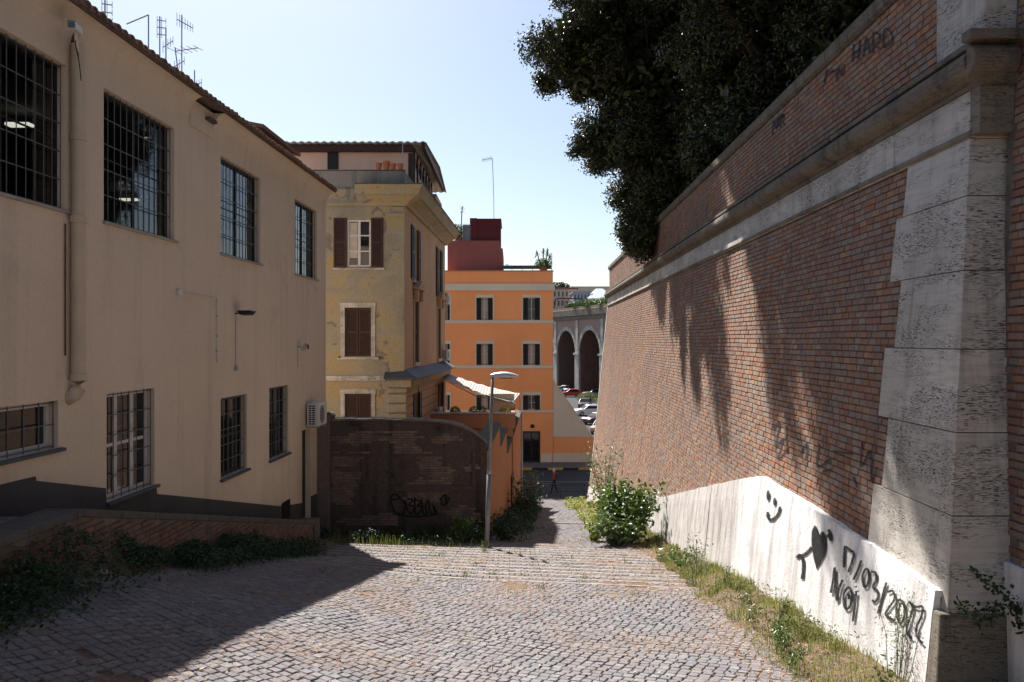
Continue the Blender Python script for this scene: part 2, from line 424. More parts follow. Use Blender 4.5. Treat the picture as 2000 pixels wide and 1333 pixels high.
# ------------------------------------------------------------------ the ground
def zg(X, Y):
    X = np.asarray(X, float); Y = np.asarray(Y, float)
    Ye = Y + .14 * X * np.clip((Y - 4) / 8, 0, 1) * np.clip((34 - Y) / 8, 0, 1)
    z = -2.51 - .126 * Ye
    k = np.clip(np.floor((Ye - 14.4) / .55) + 1, 0, 12)
    z = np.where(Ye > 14.4, -4.324 - .0865 * k - .004 * (Ye - 14.4), z)
    z = np.where(Ye > 21.0, -5.388 - .157 * (Ye - 21.0), z)
    z = np.where(Ye > 29.5, -6.77 - .158 * (Ye - 29.5), z)
    z = np.where(Ye > 50.0, -10.0, z)
    z = z + 1.1*np.clip((-X-1.0)/4.5, 0, 1.3)**1.3*np.clip((17.5-Y)/8.5, 0, 1)
    return np.maximum(z, -10.0)
def YE(X, Y): return Y + .14 * X * np.clip((Y - 4) / 8, 0, 1) * np.clip((34 - Y) / 8, 0, 1)

def sheet(name, x0, x1, y0, y1, dx, dy, zf, mat):
    xs = np.arange(x0, x1 + dx*.5, dx); ys = np.arange(y0, y1 + dy*.5, dy)
    gx, gy = np.meshgrid(xs, ys); gz = zf(gx, gy)
    V = np.stack([gx, gy, gz], -1).reshape(-1, 3); nx = len(xs); ny = len(ys)
    i, j = np.meshgrid(np.arange(nx-1), np.arange(ny-1)); a = (j*nx+i).ravel()
    return npmesh(name, V, np.stack([a, a+1, a+1+nx, a+nx], 1), mat, smooth=True)

def litter_amt(X, Y):
    return fbm(X*.9, Y*.9, 3, 4) + .10*np.clip((X-1.9-.02*Y)/1.3, 0, 1)
def soil_z(X, Y):
    lo = np.minimum(zg(X, Y), np.minimum(zg(X, Y+.09), zg(X+.1, Y+.05)))
    am = litter_amt(X, Y)
    z = lo - .008 + .014*np.clip((am-.52)*5, 0, 1) + .005*(fbm(X*14, Y*14, 9, 3)-.5)
    # verge along the tall wall: soft bank
    wl_ = 3.95 + .027*Y - np.clip((Y-10)*.008, 0, .4)
    edge = 1.15 - .25*np.clip((Y-10)/10, -1, 1) + .5*(fbm(X*.3, Y*.7, 21, 3)-.5)
    b = np.clip((X - (wl_ - edge)) / .5, 0, 1)
    z = z + b*b*(.06 + .16*fbm(X*1.3, Y*1.3, 5, 3))
    # bank along the low brick wall
    lw_ = -5.5 + .0354*Y
    b2 = np.clip(((lw_ + .55) - X) / .6, 0, 1) * (Y < 22)
    z = z + b2*(.04 + .16*fbm(X*1.1, Y*1.1, 6, 3))
    return z

ground = link('ground', sheet('ground', -14, 7.4, -14, 50.6, .11, .11, soil_z, M['soil'])); tag(ground, kind='structure')
tag(link('terrain', sheet('terrain', -900, 900, -300, 1500, 60, 60, lambda x, y: np.where(y < 30, -11.5, -10.35) + x*0, M['soil'])), kind='structure')
street = MB().box(-60, 60, 50.6, 62.5, -10.4, -10.08).build('street', M['asphalt']); tag(street, kind='structure')
pav = MB().box(-60, 60, 62.5, 65.5, -10.4, -9.96).build('pavement', M['mortar']); tag(pav, kind='structure')
x = -20.0; kerb = []
kb = empty('kerb', (0, 62.4, -10.08)); tag(kb, kind='structure')
for i in range(34):
    col = M['yellow_paint'] if i % 2 else M['black_plastic']
    kerb.append(MB().box(x+.01, x+1.19, 62.25, 62.495, -10.079, -9.93).build('kerb_stone', col, kb)); x += 1.2
tag(MB().box(-60, 60, 57.0, 57.14, -10.08, -10.074).build('road_marking', M['paint_white']), kind='structure')
piazza = MB().box(-80, 120, 66.5, 420, -10.34, -10.12).build('car_park', M['asphalt']); tag(piazza, kind='structure')

# cobbles --------------------------------------------------------
def cobble_template(rs):
    h = .5; t = .42
    j = lambda: rs.uniform(-.035, .035)
    lo = [(-h,-h,-.55),(h,-h,-.55),(h,h,-.55),(-h,h,-.55)]
    cs = [(-h+j(),-h+j()),(h+j(),-h+j()),(h+j(),h+j()),(-h+j(),h+j())]
    mid = [(a,b,-.07) for a,b in cs]
    top = [(a*.87,b*.87,.0+rs.uniform(-.03,.03)) for a,b in cs]
    return np.array([(*m_[:2], -.55) for m_ in mid] + mid + top)
COB_F = np.array([(8,9,10,11)] + [(4+i,4+(i+1)%4,8+(i+1)%4,8+i) for i in range(4)] + [(i,(i+1)%4,4+(i+1)%4,4+i) for i in range(4)])

cob = []      # x, y, z, rot, size, slope
ang = R(-23.3); ca, sa = cos(ang), sin(ang); pit = .119
ii, jj = np.meshgrid(np.arange(-140, 140), np.arange(-140, 140)); ii = ii.ravel(); jj = jj.ravel()
u = ii*pit + (jj % 2)*pit*.5*0 + .02*(vnoise(ii*.31, jj*.31, 2)-.5) + rng.uniform(-.006,.006,ii.size) ; w = jj*pit + .05*(vnoise(ii*.15, jj*.15, 4)-.5) + rng.uniform(-.006,.006,ii.size)
u = u + .5*pit*(_h(jj*0, jj, 5) - .5)
X = u*ca - w*sa; Y = 9.5 + u*sa + w*ca
Ye = YE(X, Y)
wallx = 3.75 + .027*Y; lwx = -5.5 + .0354*Y
k = (Ye < 14.34) & (Y > 5.2) & (X > np.maximum(lwx+.25, -7.2)) & (X < wallx + .2 - .7 + .35*(fbm(X*.5, Y*1.2, 31, 2)-.5)*2)
near = np.stack([X[k], Y[k], np.full(k.sum(), ang), np.full(k.sum(), .109)], 1)
cob.append(near)
# steps: rows set along each tread
for s in range(12):
    for r in range(3):
        xs = np.arange(-5.2, 4.2, .124) + rng.uniform(-.01, .01) + (r % 2)*.06
        ye = 14.4 + .55*s + .17 + .135*r
        ys = ye - .14*xs*np.clip((ye-4)/8,0,1)
        m = xs < 3.3
        cob.append(np.stack([xs[m], ys[m]+rng.uniform(-.006,.006,m.sum()), np.full(m.sum(), R(-8)), np.full(m.sum(), .116)], 1))
# ramps below
ii, jj = np.meshgrid(np.arange(-60, 60), np.arange(0, 260)); ii = ii.ravel(); jj = jj.ravel()
X = ii*.128 + (jj % 2)*.064 + rng.uniform(-.008,.008,ii.size); Y = 20.5 + jj*.128 + rng.uniform(-.008,.008,ii.size)
Ye = YE(X, Y); lim = -.75 + .058*(Y-23.3)
k = (Ye > 21.12) & (Y < 50) & (X > np.where(Y > 23.2, lim+.1, -5.6)) & (X < 3.0+.012*Y) & ~((Ye > 29.28) & (Ye < 29.55))
cob.append(np.stack([X[k], Y[k], np.zeros(k.sum()), np.full(k.sum(), .116)], 1))
cob = np.concatenate(cob)
cob = cob[(litter_amt(cob[:,0], cob[:,1]) < .80)]
eps = .03
zc = zg(cob[:,0], cob[:,1])
sy = (zg(cob[:,0], cob[:,1]+eps) - zg(cob[:,0], cob[:,1]-eps))/(2*eps); sy = np.where(np.abs(sy) > .3, -.01, sy)
zc = zc + rng.uniform(-.0035, .003, len(cob))
sxx = (zg(cob[:,0]+eps, cob[:,1]) - zg(cob[:,0]-eps, cob[:,1]))/(2*eps); sxx = np.where(np.abs(sxx) > .45, 0, sxx)
# which show largest
uu = CX + cob[:,0]/cob[:,1]*F; vv = CY - zc/cob[:,1]*F
vis = (uu > 5) & (uu < 1995) & (vv < 1328) & (vv > 700)
order = np.argsort(np.where(vis, cob[:,1], 999))
sel = order[:300]; rest = order[300:]
street_c = empty('cobbled_street', (0, 12, float(zg(0, 12)))); tag(street_c, kind='structure')
rs = random.Random(3)
temps = [cobble_template(rs) for _ in range(6)]
cms = []
for T in temps:
    me = npmesh('cobblestone', T, COB_F, M['cobble']); cms.append(me)
base = Vector(street_c.location)
for n_, i in enumerate(sel):
    o = bpy.data.objects.new('cobblestone', cms[n_ % 6]); C.objects.link(o); o.parent = street_c
    o.location = Vector((cob[i,0], cob[i,1], zc[i])) - base
    s_ = cob[i,3]*rs.uniform(.93, 1.03); o.scale = (s_*rs.uniform(.94,1.03), s_, .1)
    nrm = Vector((-sxx[i]+rs.uniform(-.025,.025), -sy[i]+rs.uniform(-.025,.025), 1)).normalized(); rz_ = cob[i,2] + rs.uniform(-.05,.05)
    o.rotation_euler = (Vector((0,0,1)).rotation_difference(nrm).to_matrix() @ Matrix.Rotation(rz_, 3, 'Z')).to_euler()
T = np.stack(temps)[rng.integers(0, 6, len(rest))]            # n,12,3
cr = cob[rest]; sc = cr[:,3]*rng.uniform(.93, 1.03, len(rest))
rt = cr[:,2] + rng.uniform(-.05, .05, len(rest)); c_, s_ = np.cos(rt)[:,None], np.sin(rt)[:,None]
lx = T[:,:,0]*sc[:,None]*rng.uniform(.94,1.03,len(rest))[:,None]; ly = T[:,:,1]*sc[:,None]; lz = T[:,:,2]*.1
wx = lx*c_ - ly*s_; wy = lx*s_ + ly*c_
tx = rng.uniform(-.025,.025,len(rest))[:,None]; ty = rng.uniform(-.025,.025,len(rest))[:,None] + sxx[rest][:,None]
wz = lz + wy*(sy[rest][:,None] + tx) + wx*ty
V = np.stack([wx + cr[:,0:1], wy + cr[:,1:2], wz + zc[rest][:,None]], -1).reshape(-1, 3)
Fc = (COB_F[None] + (np.arange(len(rest))*12)[:,None,None]).reshape(-1, 4)
o = link('cobblestones', npmesh('cobblestones', V, Fc, M['cobble']), street_c); o['kind'] = 'stuff'

# step edges (pale kerb strips), each one a piece of the steps
steps = empty('stepped_ramp', (0, 17, float(zg(0, 17)))); tag(steps, kind='structure')
for s in list(range(13)) + [99]:
    ye = 14.4 + .55*s if s != 99 else 29.5
    x0, x1 = (-5.0, 3.3) if s < 12 else ((-5.0, 3.2) if s == 12 else (-.3, 3.3))
    segs = np.arange(x0, x1, .62)
    mb = MB()
    for a in segs:
        b = min(a+.612, x1)
        dz = random.uniform(-.004, .004); dy = random.uniform(-.008, .008)
        def pt(xx, off, top):
            yy = (ye + off - .14*xx*min(1, (ye-4)/8)*min(1, max(0, (34-ye)/8)))
            zz = float(zg(xx, yy + .04 - off - .10)) if s != 99 else float(zg(xx, yy-.2-off))
            return (xx, yy + dy, zz + (.004 + dz if top else -.14))
        mb.hexa([pt(a,-.09,0),pt(b,-.09,0),pt(b,.0,0),pt(a,.0,0),pt(a,-.09,1),pt(b,-.09,1),pt(b,.0,1),pt(a,.0,1)])
    bevel(mb.build('step_edge', M['edge_stone'], steps), .012)

# needle and leaf litter -----------------------------------------
def scatter_quads(n, xr, yr, keep, ln, wd, zoff, mat, name, tilt=.25):
    X = rng.uniform(*xr, n); Y = rng.uniform(yr[0]**.5, yr[1]**.5, n)**2
    k = keep(X, Y) > rng.uniform(0, 1, n); X = X[k]; Y = Y[k]; n = len(X)
    Z = np.maximum(zg(X, Y), soil_z(X, Y)) + zoff + rng.uniform(0, .012, n)
    L = rng.uniform(*ln, n)/2; W = rng.uniform(*wd, n)/2; a = rng.uniform(0, 2*pi, n)
    tz = rng.uniform(-tilt, tilt, n)
    dx, dy = np.cos(a), np.sin(a); px_, py_ = -dy, dx
    c = np.stack([X, Y, Z], 1); d = np.stack([dx, dy, tz - .13*dy], 1)*L[:,None]; p = np.stack([px_, py_, rng.uniform(-tilt, tilt, n)], 1)*W[:,None]
    V = np.stack([c-d, c+p, c+d, c-p], 1).reshape(-1, 3)
    Fq = np.arange(n*4).reshape(-1, 4)
    o = link(name, npmesh(name, V, Fq, mat)); return o
def lim_ok(X, Y): return ((X > -5.4+.0354*Y) & ((Y < 23) | (X > -.7+.058*(Y-23.3))) & (X < 3.7+.027*Y)).astype(float)
o = scatter_quads(230000, (-7, 5), (5, 24), lambda X, Y: lim_ok(X, Y)*(np.clip((litter_amt(X, Y)-.43)*5, 0, 1)*.9 + .10 + .9*np.clip((X - (2.3+.02*Y))/.8, 0, 1)), (.03, .09), (.002, .006), .004, M['needle'], 'pine_needles', .12)
tag(o, kind='stuff'); tag(o, 'rust brown pine needles scattered over the cobbles', 'litter')
o = scatter_quads(30000, (-7, 5), (5, 40), lambda X, Y: lim_ok(X, Y)*np.clip(.07 + .95*np.clip((X - (2.1+.02*Y))/.8, 0, 1) + .25*np.clip((litter_amt(X, Y)-.5)*4, 0, 1), 0, 1), (.03, .075), (.015, .035), .01, M['needle'], 'dry_leaves', .5)
tag(o, kind='stuff'); tag(o, 'dry brown leaves lying along the foot of the tall wall', 'leaves')

# ------------------------------------------------------------------ the tall brick wall on the right
WT = lambda z: 4.263 + .1*z              # lateral position of the battered face
KW = .027
def WW(Y, z, off=0.0): return Vector((WT(z) - off + KW*Y, Y, z))
Y0, Y1 = 9.42, 48.0
ROOT = Vector((4.2 + KW*9, 9, -4))
rw = empty('retaining_wall', ROOT, 'tall battered red brick wall with travertine cornice and quoins, right of the cobbles', 'wall')

def wall_pt_px(px, py, off):
    u_ = (px-CX)/F; v_ = (CY-py)/F
    Y = (4.263 - off)/(u_ - .1*v_ - KW); return Vector((u_*Y, Y, v_*Y))

# mortar core
core = MB()
def ringc(Y): return [WW(Y,-11.5,-.014), WW(Y,2.07,-.014), WW(Y,2.07,-.1), (WT(2)+.35+KW*Y+.6, Y, 3.0), (WT(2)+KW*Y+1.0, Y, 4.25), (WT(2)+KW*Y+1.6, Y, 4.25), (WT(2)+KW*Y+1.6, Y, -11.5)]
def par_x(z): return 4.56                # parapet face, upright
def ringm(Y): return [WW(Y,-11.5,-.014), WW(Y,2.1,-.014), (WT(2.1)+.25+KW*Y, Y, 2.1), (par_x(0)+.014+KW*Y, Y, 2.9), (par_x(0)+.014+KW*Y, Y, 4.3), (par_x(0)+.45+KW*Y, Y, 4.3), (par_x(0)+1.2+KW*Y, Y, 2.1), (par_x(0)+1.6+KW*Y, Y, -11.5)]
core.prism(ringm(8.35), ringm(Y1-.02))
core.build('wall_core', M['mortar'], rw)

base_px = [(1840,1165),(1780,1122),(1700,1070),(1600,1004),(1490,935),(1460,937),(1370,956),(1290,975),(1240,967),(1190,962),(1165,966)]
bt = [wall_pt_px(a, b, .07) for a, b in base_px]
bY = [p.y for p in bt]; bZ = [p.z for p in bt]
def base_top(Y): return np.interp(Y, bY + [60], bZ + [bZ[-1]-1.9])

# bricks
def brick_cells(Ya, Yb, za, zb, ch, L, inside, rs):
    out = []; n = int((zb-za)/ch); ch = (zb-za)/n
    for r in range(n):
        z = za + (r+.5)*ch; y = Ya - rs.uniform(0, L) + (0 if r % 2 else -L*.5)
        while y < Yb:
            l = L*rs.choice((1, 1, 1, 1, .92, .55)) * rs.uniform(.96, 1.04)
            a, b = max(y, Ya), min(y+l, Yb)
            if b-a > .05 and inside((a+b)/2, z): out.append(((a+b)/2, z, b-a, ch))
            y += l
    return out
rs = random.Random(5)
CH = .087
def qleft(z):  # far edge of the quoin stones, alternating
    for a, b, q in QU:
        if a <= z < b: return q
    return 9.4
QU = [(1.47,2.07,9.45),(.71,1.47,9.62),(-.08,.71,9.33),(-.90,-.08,9.58),(-1.70,-.90,9.30),(-2.60,-1.70,9.52)]
main = brick_cells(9.25, Y1-.35, -9.8, 2.045, CH, .222, lambda y, z: z > base_top(y)-.03 and y > qleft(z)+.0, rs)
main = [(max(y-l/2, qleft(z)+.008), y+l/2, z, ch) for (y, z, l, ch) in main]
main = [((a+b)/2, z, b-a, ch) for a, b, z, ch in main if b-a > .05]
para = brick_cells(9.0, Y1-.1, 2.98, 4.27, .083, .222, lambda y, z: True, rs)
TB = np.array([(-.5,-.5,0),(.5,-.5,0),(.5,.5,0),(-.5,.5,0),(-.47,-.44,1),(.47,-.44,1),(.47,.44,1),(-.47,.44,1)], float)   # x along, y up, z outwards
TF = np.array([(4,5,6,7),(0,1,5,4),(1,2,6,5),(2,3,7,6),(3,0,4,7)])
def frames(d, n):
    d = Vector(d).normalized(); n = Vector(n).normalized(); up = n.cross(d).normalized()
    if up.z < 0: up = -up
    return d, up, n
dW = Vector((KW, 1, 0)).normalized(); nW = Vector((-1, KW, .1)).normalized(); upW = Vector((.1, 0, 1)).normalized()
nP = Vector((-1, KW, 0)).normalized(); upP = Vector((0,0,1))
recs = []   # centre, d, up, n, len, h, depth
J = .013
wv = lambda y, z: .020*(float(vnoise(y*.35, z*.5, 91))-.5) + .008*(float(vnoise(y*1.7, z*.9, 92))-.5)
for y, z, l, ch in main: recs.append((WW(y, z+wv(y, z), -.014), dW, upW, nW, l-J, ch-J, .014 + rs.uniform(-.004, .007)))
for y, z, l, ch in para: recs.append((Vector((par_x(z)+.014+KW*y, y, z)), dW, upP, nP, l-J, ch-J, .014 + rs.uniform(-.004, .006)))
# near wing: the wall goes on towards us, set back
WX = lambda z: 4.76 + .04*(z-2.07)
wing = brick_cells(.5, 7.9, -2.3, 7.5, .082, .262, lambda y, z: True, rs)
nWg = Vector((-1, KW, .04)).normalized(); upWg = Vector((.04,0,1)).normalized()
for y, z, l, ch in wing:
    lim_y = 8.1 - .1*(2.07-z) + .0
    if z > 3.2: lim_y = 7.9
    if y < lim_y - .02: recs.append((Vector((WX(z)+.014+KW*y, y, z)), dW, upWg, nWg, l-J-.002, ch-J-.003, .014 + rs.uniform(-.004, .008)))
def project(c): return CX + c.x/c.y*F, CY - c.z/c.y*F
def place_bricks(recs, parent, mat, limit, tmpl_name='brick', stuff_name='brickwork', vis_all=False):
    sc = []
    for i, (c, d, up, n, l, h, dp) in enumerate(recs):
        px, py = project(c)
        a = Vector(project(c - d*l/2)); b = Vector(project(c + d*l/2)); hh = h/c.y*F
        ok = 0 < px < 2000 and 0 < py < 1333
        sc.append((-(abs(b.x-a.x)*hh) if ok else 0, i))
    sc.sort(); sel = [i for s_, i in sc[:limit] if s_ < 0]; ss = set(sel); rest = [i for i in range(len(recs)) if i not in ss]
    me = npmesh(tmpl_name, TB, TF, mat); base = wo(parent)
    for i in sel:
        c, d, up, n, l, h, dp = recs[i]
        o = bpy.data.objects.new(tmpl_name, me); C.objects.link(o); o.parent = parent
        m = Matrix(((d.x*l, up.x*h, n.x*dp, 0),(d.y*l, up.y*h, n.y*dp, 0),(d.z*l, up.z*h, n.z*dp, 0),(0,0,0,1)))
        m.translation = c - base; o.matrix_local = m
    if rest:
        c = np.array([recs[i][0] for i in rest]); D = np.array([recs[i][1]*recs[i][4] for i in rest]); U = np.array([recs[i][2]*recs[i][5] for i in rest]); N = np.array([recs[i][3]*recs[i][6] for i in rest])
        Tj = TB[None].repeat(len(rest), 0) + rng.uniform(-.012, .012, (len(rest), 8, 3))*np.array([1, 2, 0])
        V = c[:,None] + Tj[:,:,0:1]*D[:,None] + Tj[:,:,1:2]*U[:,None] + Tj[:,:,2:3]*N[:,None]
        Fc = (TF[None] + (np.arange(len(rest))*8)[:,None,None]).reshape(-1, 4)
        o = link(stuff_name, npmesh(stuff_name, V.reshape(-1, 3), Fc, mat), parent); o['kind'] = 'stuff'
place_bricks(recs, rw, M['brick_main'], 300)
# wing core
wc = MB(); 
wc.hexa([(WX(-11.5)+.014+KW*-12,-12,-11.5),(7.5,-12,-11.5),(7.5,8.15,-11.5),(WX(-11.5)+.014+KW*8.0,8.0,-11.5),(WX(8)+.014+KW*-12,-12,8),(7.5,-12,8),(7.5,8.15,8),(WX(8)+.014+KW*8.0,8.0,8)])
wc.build('wing_core', M['mortar'], rw)
# white painted foot of the wing
mb = MB(); f = lambda y, z, o_: (WX(z)-o_+KW*y, y, z)
mb.hexa([f(-6,-4.5,.05),f(7.6,-4.5,.05),f(7.6,-4.5,-.2),f(-6,-4.5,-.2),f(-6,-2.13,.05),f(7.75,-2.13,.05),f(7.75,-2.13,-.2),f(-6,-2.13,-.2)])
bevel(mb.build('painted_foot', M['base_white'], rw), .02)

# quoin stones
def near_y(z): return 8.11 - .1*(2.07 - z)
for a, b, q in QU:
    a2 = a + (.004 if a > -2.5 else -.1); b2 = b - .004
    def c4(z, q_=q):
        n_ = near_y(z)
        return [Vector((WT(z)-.03+KW*n_, n_, z)), Vector((WT(z)-.03+KW*q_, q_, z)), Vector((WT(z)+.9+KW*q_, q_, z)), Vector((WT(z)+.9+KW*n_, n_, z))]
    mb = MB(); mb.hexa(c4(a2) + c4(b2)); bevel(mb.build('quoin_stone', M['travertine'], rw), .008, 2)
# foot of the pilaster
def c5(z, q_=7.755, e=.03):
    n_ = near_y(z) - e
    return [Vector((WT(z)-.115+KW*n_, n_, z)), Vector((WT(z)-.115+KW*q_, q_, z)), Vector((WT(z)+.9+KW*q_, q_, z)), Vector((WT(z)+.9+KW*n_, n_, z))]
mb = MB(); mb.hexa(c5(-4.6) + c5(-2.612)); bevel(mb.build('pilaster_foot', M['travertine_dirty'], rw), .02, 2)

# plaster panels of the foot
def panel(Ya, Yb, mat, off=.07, n=None):
    ys = np.linspace(Ya, Yb, n or max(4, int((Yb-Ya)/.22)))
    Vn = []; zsn = 9
    for y in ys:
        zt = float(base_top(y)) + .05*(fbm(y*3.1, 0.3, 8, 3)-.5); zb = float(zg(3.5+.027*y, y)) - .5
        for k_ in range(zsn):
            z = zb + (zt-zb)*k_/(zsn-1); o_ = off + .014*(fbm(y*1.7, z*1.7, 14, 3)-.5)
            Vn.append(WW(y, z, o_))
        Vn.append(WW(y, zt-.012, -.02))
    k1 = zsn+1; Fn = []
    for i in range(len(ys)-1):
        for k_ in range(zsn): Fn.append((i*k1+k_, i*k1+k_+1, (i+1)*k1+k_+1, (i+1)*k1+k_))
    e0 = list(range(zsn)); 
    me = npmesh('plaster_panel', np.array(Vn), Fn, mat, smooth=False)
    o = link('plaster_panel', me, rw)
    md = o.modifiers.new('edge', 'SOLIDIFY'); md.thickness = .08; md.offset = 1 if False else 0
    return o
panel(7.77, 9.6, M['base_white']); panel(9.612, 15.05, M['base_white'])
panel(15.065, 17.2, M['base_grey'], .06); panel(17.215, 24.5, M['base_grey'], .07); panel(24.52, 47.7, M['base_grey'], .06)

# frieze, bead and cornice: slabs with joints
def run(name, prof, Ya, Yb, seg, mat, jit=.004, smooth=False, gap=.008, near_mitre=0):
    y = Ya; first = True
    while y < Yb - .05:
        b = min(y + seg*rs.uniform(.85, 1.15), Yb)
        if Yb - b < seg*.4: b = Yb
        j1 = rs.uniform(-jit, jit)
        def ring(yy): return [(q[0]-j1+KW*yy, yy, q[1]) for q in prof]
        mb = MB(); mb.prism(ring(y+gap/2), ring(b-gap/2)); o = mb.build(name, mat, rw)
        if not smooth: bevel(o, .008)
        else: bevel(o, .006)
        y = b
XF = WT(2.07)
run('frieze_slab', [(XF-.035,2.07),(XF-.03,2.55),(XF+.5,2.55),(XF+.5,2.07)], 8.1, Y1-.3, 1.7, M['travertine'])
run('bead_stone', [(XF-.06,2.075),(XF-.075,2.10),(XF-.06,2.13),(XF-.02,2.14),(XF-.02,2.075)], 8.06, Y1-.3, 2.1, M['travertine_dirty'], .001)
prof = [(XF+.5,2.553),(XF-.045,2.553),(XF-.06,2.59),(XF-.06,2.62),(XF-.11,2.63)]
for k_ in range(9):
    a = -pi/2 + pi*.92*k_/8; prof.append((XF-.115-.115*cos(a), 2.755+.125*sin(a)))
prof += [(XF-.10,2.90),(XF-.155,2.915),(XF-.155,2.975),(XF+.10,3.03),(XF+.5,3.03)]
run('cornice_stone', prof, 7.86, Y1-.05, 1.9, M['coping'], .006, True)
# mitred return of the cornice at the pilaster
mb = MB()
mb.box(XF-.24+.2, XF+.30+.2, 7.70, 7.855, 2.93, 3.03)
prr = [(7.86,2.553),(7.84,2.62),(7.78,2.64),(7.73,2.70),(7.71,2.77),(7.74,2.85),(7.80,2.90),(7.86,2.925)]
mb.prism([(XF-.19+.2+.02*0, a, b) for a, b in prr], [(XF+.27+.2, a, b) for a, b in prr])
bevel(mb.build('cornice_return', M['coping'], rw), .012, 2)
# parapet coping
cp = par_x(0)
run('coping_stone', [(cp-.03,4.275),(cp-.075,4.31),(cp-.085,4.47),(cp-.05,4.49),(cp+.45,4.56),(cp+.45,4.275)], 8.9, Y1, 1.35, M['coping'])
mb = MB(); mb.box(cp-.07+.22, cp+.6+.2, 7.95, 8.85, 3.034, 5.6); bevel(mb.build('pedestal_stone', M['travertine'], rw), .02, 2)
mb = MB(); mb.box(XF+.19, XF+1.0, 7.93, 8.098, 2.09, 3.0); mb.build('backing_block', M['travertine_dirty'], rw)
# far end quoins
z = -10.0; i = 0
while z < 2.0:
    z2 = min(z + .62, 2.06); w_ = .34 if i % 2 else .26
    mb = MB()
    mb.hexa([WW(Y1-w_,z+.006,.02),WW(Y1+.04,z+.006,.02),WW(Y1+.04,z+.006,-.6),WW(Y1-w_,z+.006,-.6),WW(Y1-w_,z2-.006,.02),WW(Y1+.04,z2-.006,.02),WW(Y1+.04,z2-.006,-.6),WW(Y1-w_,z2-.006,-.6)])
    mb.build('end_quoin', M['travertine'], rw); z += .62; i += 1
# the garden terrace held up by the wall
terr = MB(); terr.hexa([(6.0,-12,-11),(60,-12,-11),(60,Y1-1,-11),(6.0+KW*48,Y1-1,-11),(5.3,-12,3.4),(60,-12,4.5),(60,Y1-1,4.5),(5.3+KW*48,Y1-1,3.4)])
tag(terr.build('garden_terrace', M['soil']), kind='structure')

# painted marks on the wall ----------------------------------------
def ribbon(name, strokes, wpx, off, mat, parent, fn, closed=()):
    """strokes: lists of photo points, laid onto the wall's own surface"""
    V = []; Fc = []
    for si, st in enumerate(strokes):
        pts = [Vector(p) for p in st]
        # smooth with Catmull-Rom
        q = []
        n = len(pts)
        for i in range(n-1):
            p0, p1, p2, p3 = pts[max(i-1,0)], pts[i], pts[i+1], pts[min(i+2,n-1)]
            for k in range(5):
                t_ = k/5; q.append(.5*((2*p1)+(p2-p0)*t_+(2*p0-5*p1+4*p2-p3)*t_*t_+(3*p1-p0-3*p2+p3)*t_**3))
        q.append(pts[-1]); b0 = len(V)
        for i, p in enumerate(q):
            t_ = (q[min(i+1,len(q)-1)] - q[max(i-1,0)])
            t_ = t_.normalized() if t_.length > 0 else Vector((1,0)); nn = Vector((-t_.y, t_.x))*wpx*.5*random.uniform(.88, 1.1)
            V.append(fn(p.x+nn.x, p.y+nn.y, off + .0004*si)); V.append(fn(p.x-nn.x, p.y-nn.y, off + .0004*si))
        for i in range(len(q)-1): Fc.append((b0+2*i, b0+2*i+1, b0+2*i+3, b0+2*i+2))
    return link(name, npmesh(name, np.array([tuple(v) for v in V]), Fc, mat), parent)
Zm = lambda pts: [(1480+a*.27008, 920+b*.27008) for a, b in pts]
OB = .07 + .012 + .04
g = [Zm([(630,545),(626,600),(622,700)]), Zm([(634,550),(668,575),(695,600),(680,660),(655,735)]), Zm([(748,650),(722,725),(692,790)]),
     Zm([(780,710),(757,760),(765,830),(785,840),(803,790),(800,725),(780,710)]), Zm([(820,730),(852,740),(856,790),(832,845),(866,870),(868,920),(845,950),(828,935)]),
     Zm([(930,810),(900,920),(868,1035)]), Zm([(938,880),(975,870),(990,925),(950,990),(925,1040),(960,1070),(995,1085)]),
     Zm([(1020,930),(1003,990),(1010,1070),(1035,1105),(1060,1050),(1055,960),(1020,930)]), Zm([(1090,945),(1120,985),(1105,1050),(1080,1130),(1085,1185),(1115,1215)]),
     Zm([(1095,950),(1140,985),(1190,985),(1185,1050),(1150,1130),(1150,1200),(1195,1250)]),
     Zm([(528,885),(545,790),(556,700),(562,830),(572,940),(590,850),(612,790)]), Zm([(650,845),(622,890),(625,975),(645,1000),(672,970),(680,890),(665,850),(650,845)]),
     Zm([(648,890),(660,905),(655,930)]), Zm([(712,870),(705,960),(688,1090)]), Zm([(708,835),(710,845)])]
gr = ribbon('date_graffiti', g, 4.8, OB, M['spray'], rw, wall_pt_px); gr['label'] = 'black spray painted date 17/03/2022 and the word NOI'
g = [Zm([(75,300),(72,330),(90,355),(120,345),(150,310),(162,260)])]
ribbon('smile_graffiti', g, 5.5, OB, M['spray'], rw, wall_pt_px)
for cxy, rr in (((75,180),(13,38)), ((122,225),(12,30))):
    mb = MB(); mb.poly([wall_pt_px(*Zm([(cxy[0]+rr[0]*cos(a*pi/8), cxy[1]+rr[1]*sin(a*pi/8))])[0], OB) for a in range(16)]); mb.build('eye_graffiti', M['spray'], rw, fix=False)
hp = [(410,395),(392,430),(387,500),(390,560),(405,640),(425,715),(460,660),(492,600),(500,540),(495,480),(478,445),(460,440),(448,465),(435,430),(425,405)]
mb = MB(); ct = (440,560)
for i in range(len(hp)):
    mb.poly([wall_pt_px(*Zm([q])[0], OB) for q in (ct, hp[i], hp[(i+1)%len(hp)])])
mb.build('heart_graffiti', M['spray'], rw, fix=False)
ribbon('arrow_graffiti', [Zm([(500,480),(520,462)]), Zm([(510,425),(525,470),(528,510)]), Zm([(390,555),(350,600),(290,625)]), Zm([(285,635),(300,612),(325,640),(330,700),(322,785)])], 6.5, OB, M['spray'], rw, wall_pt_px)
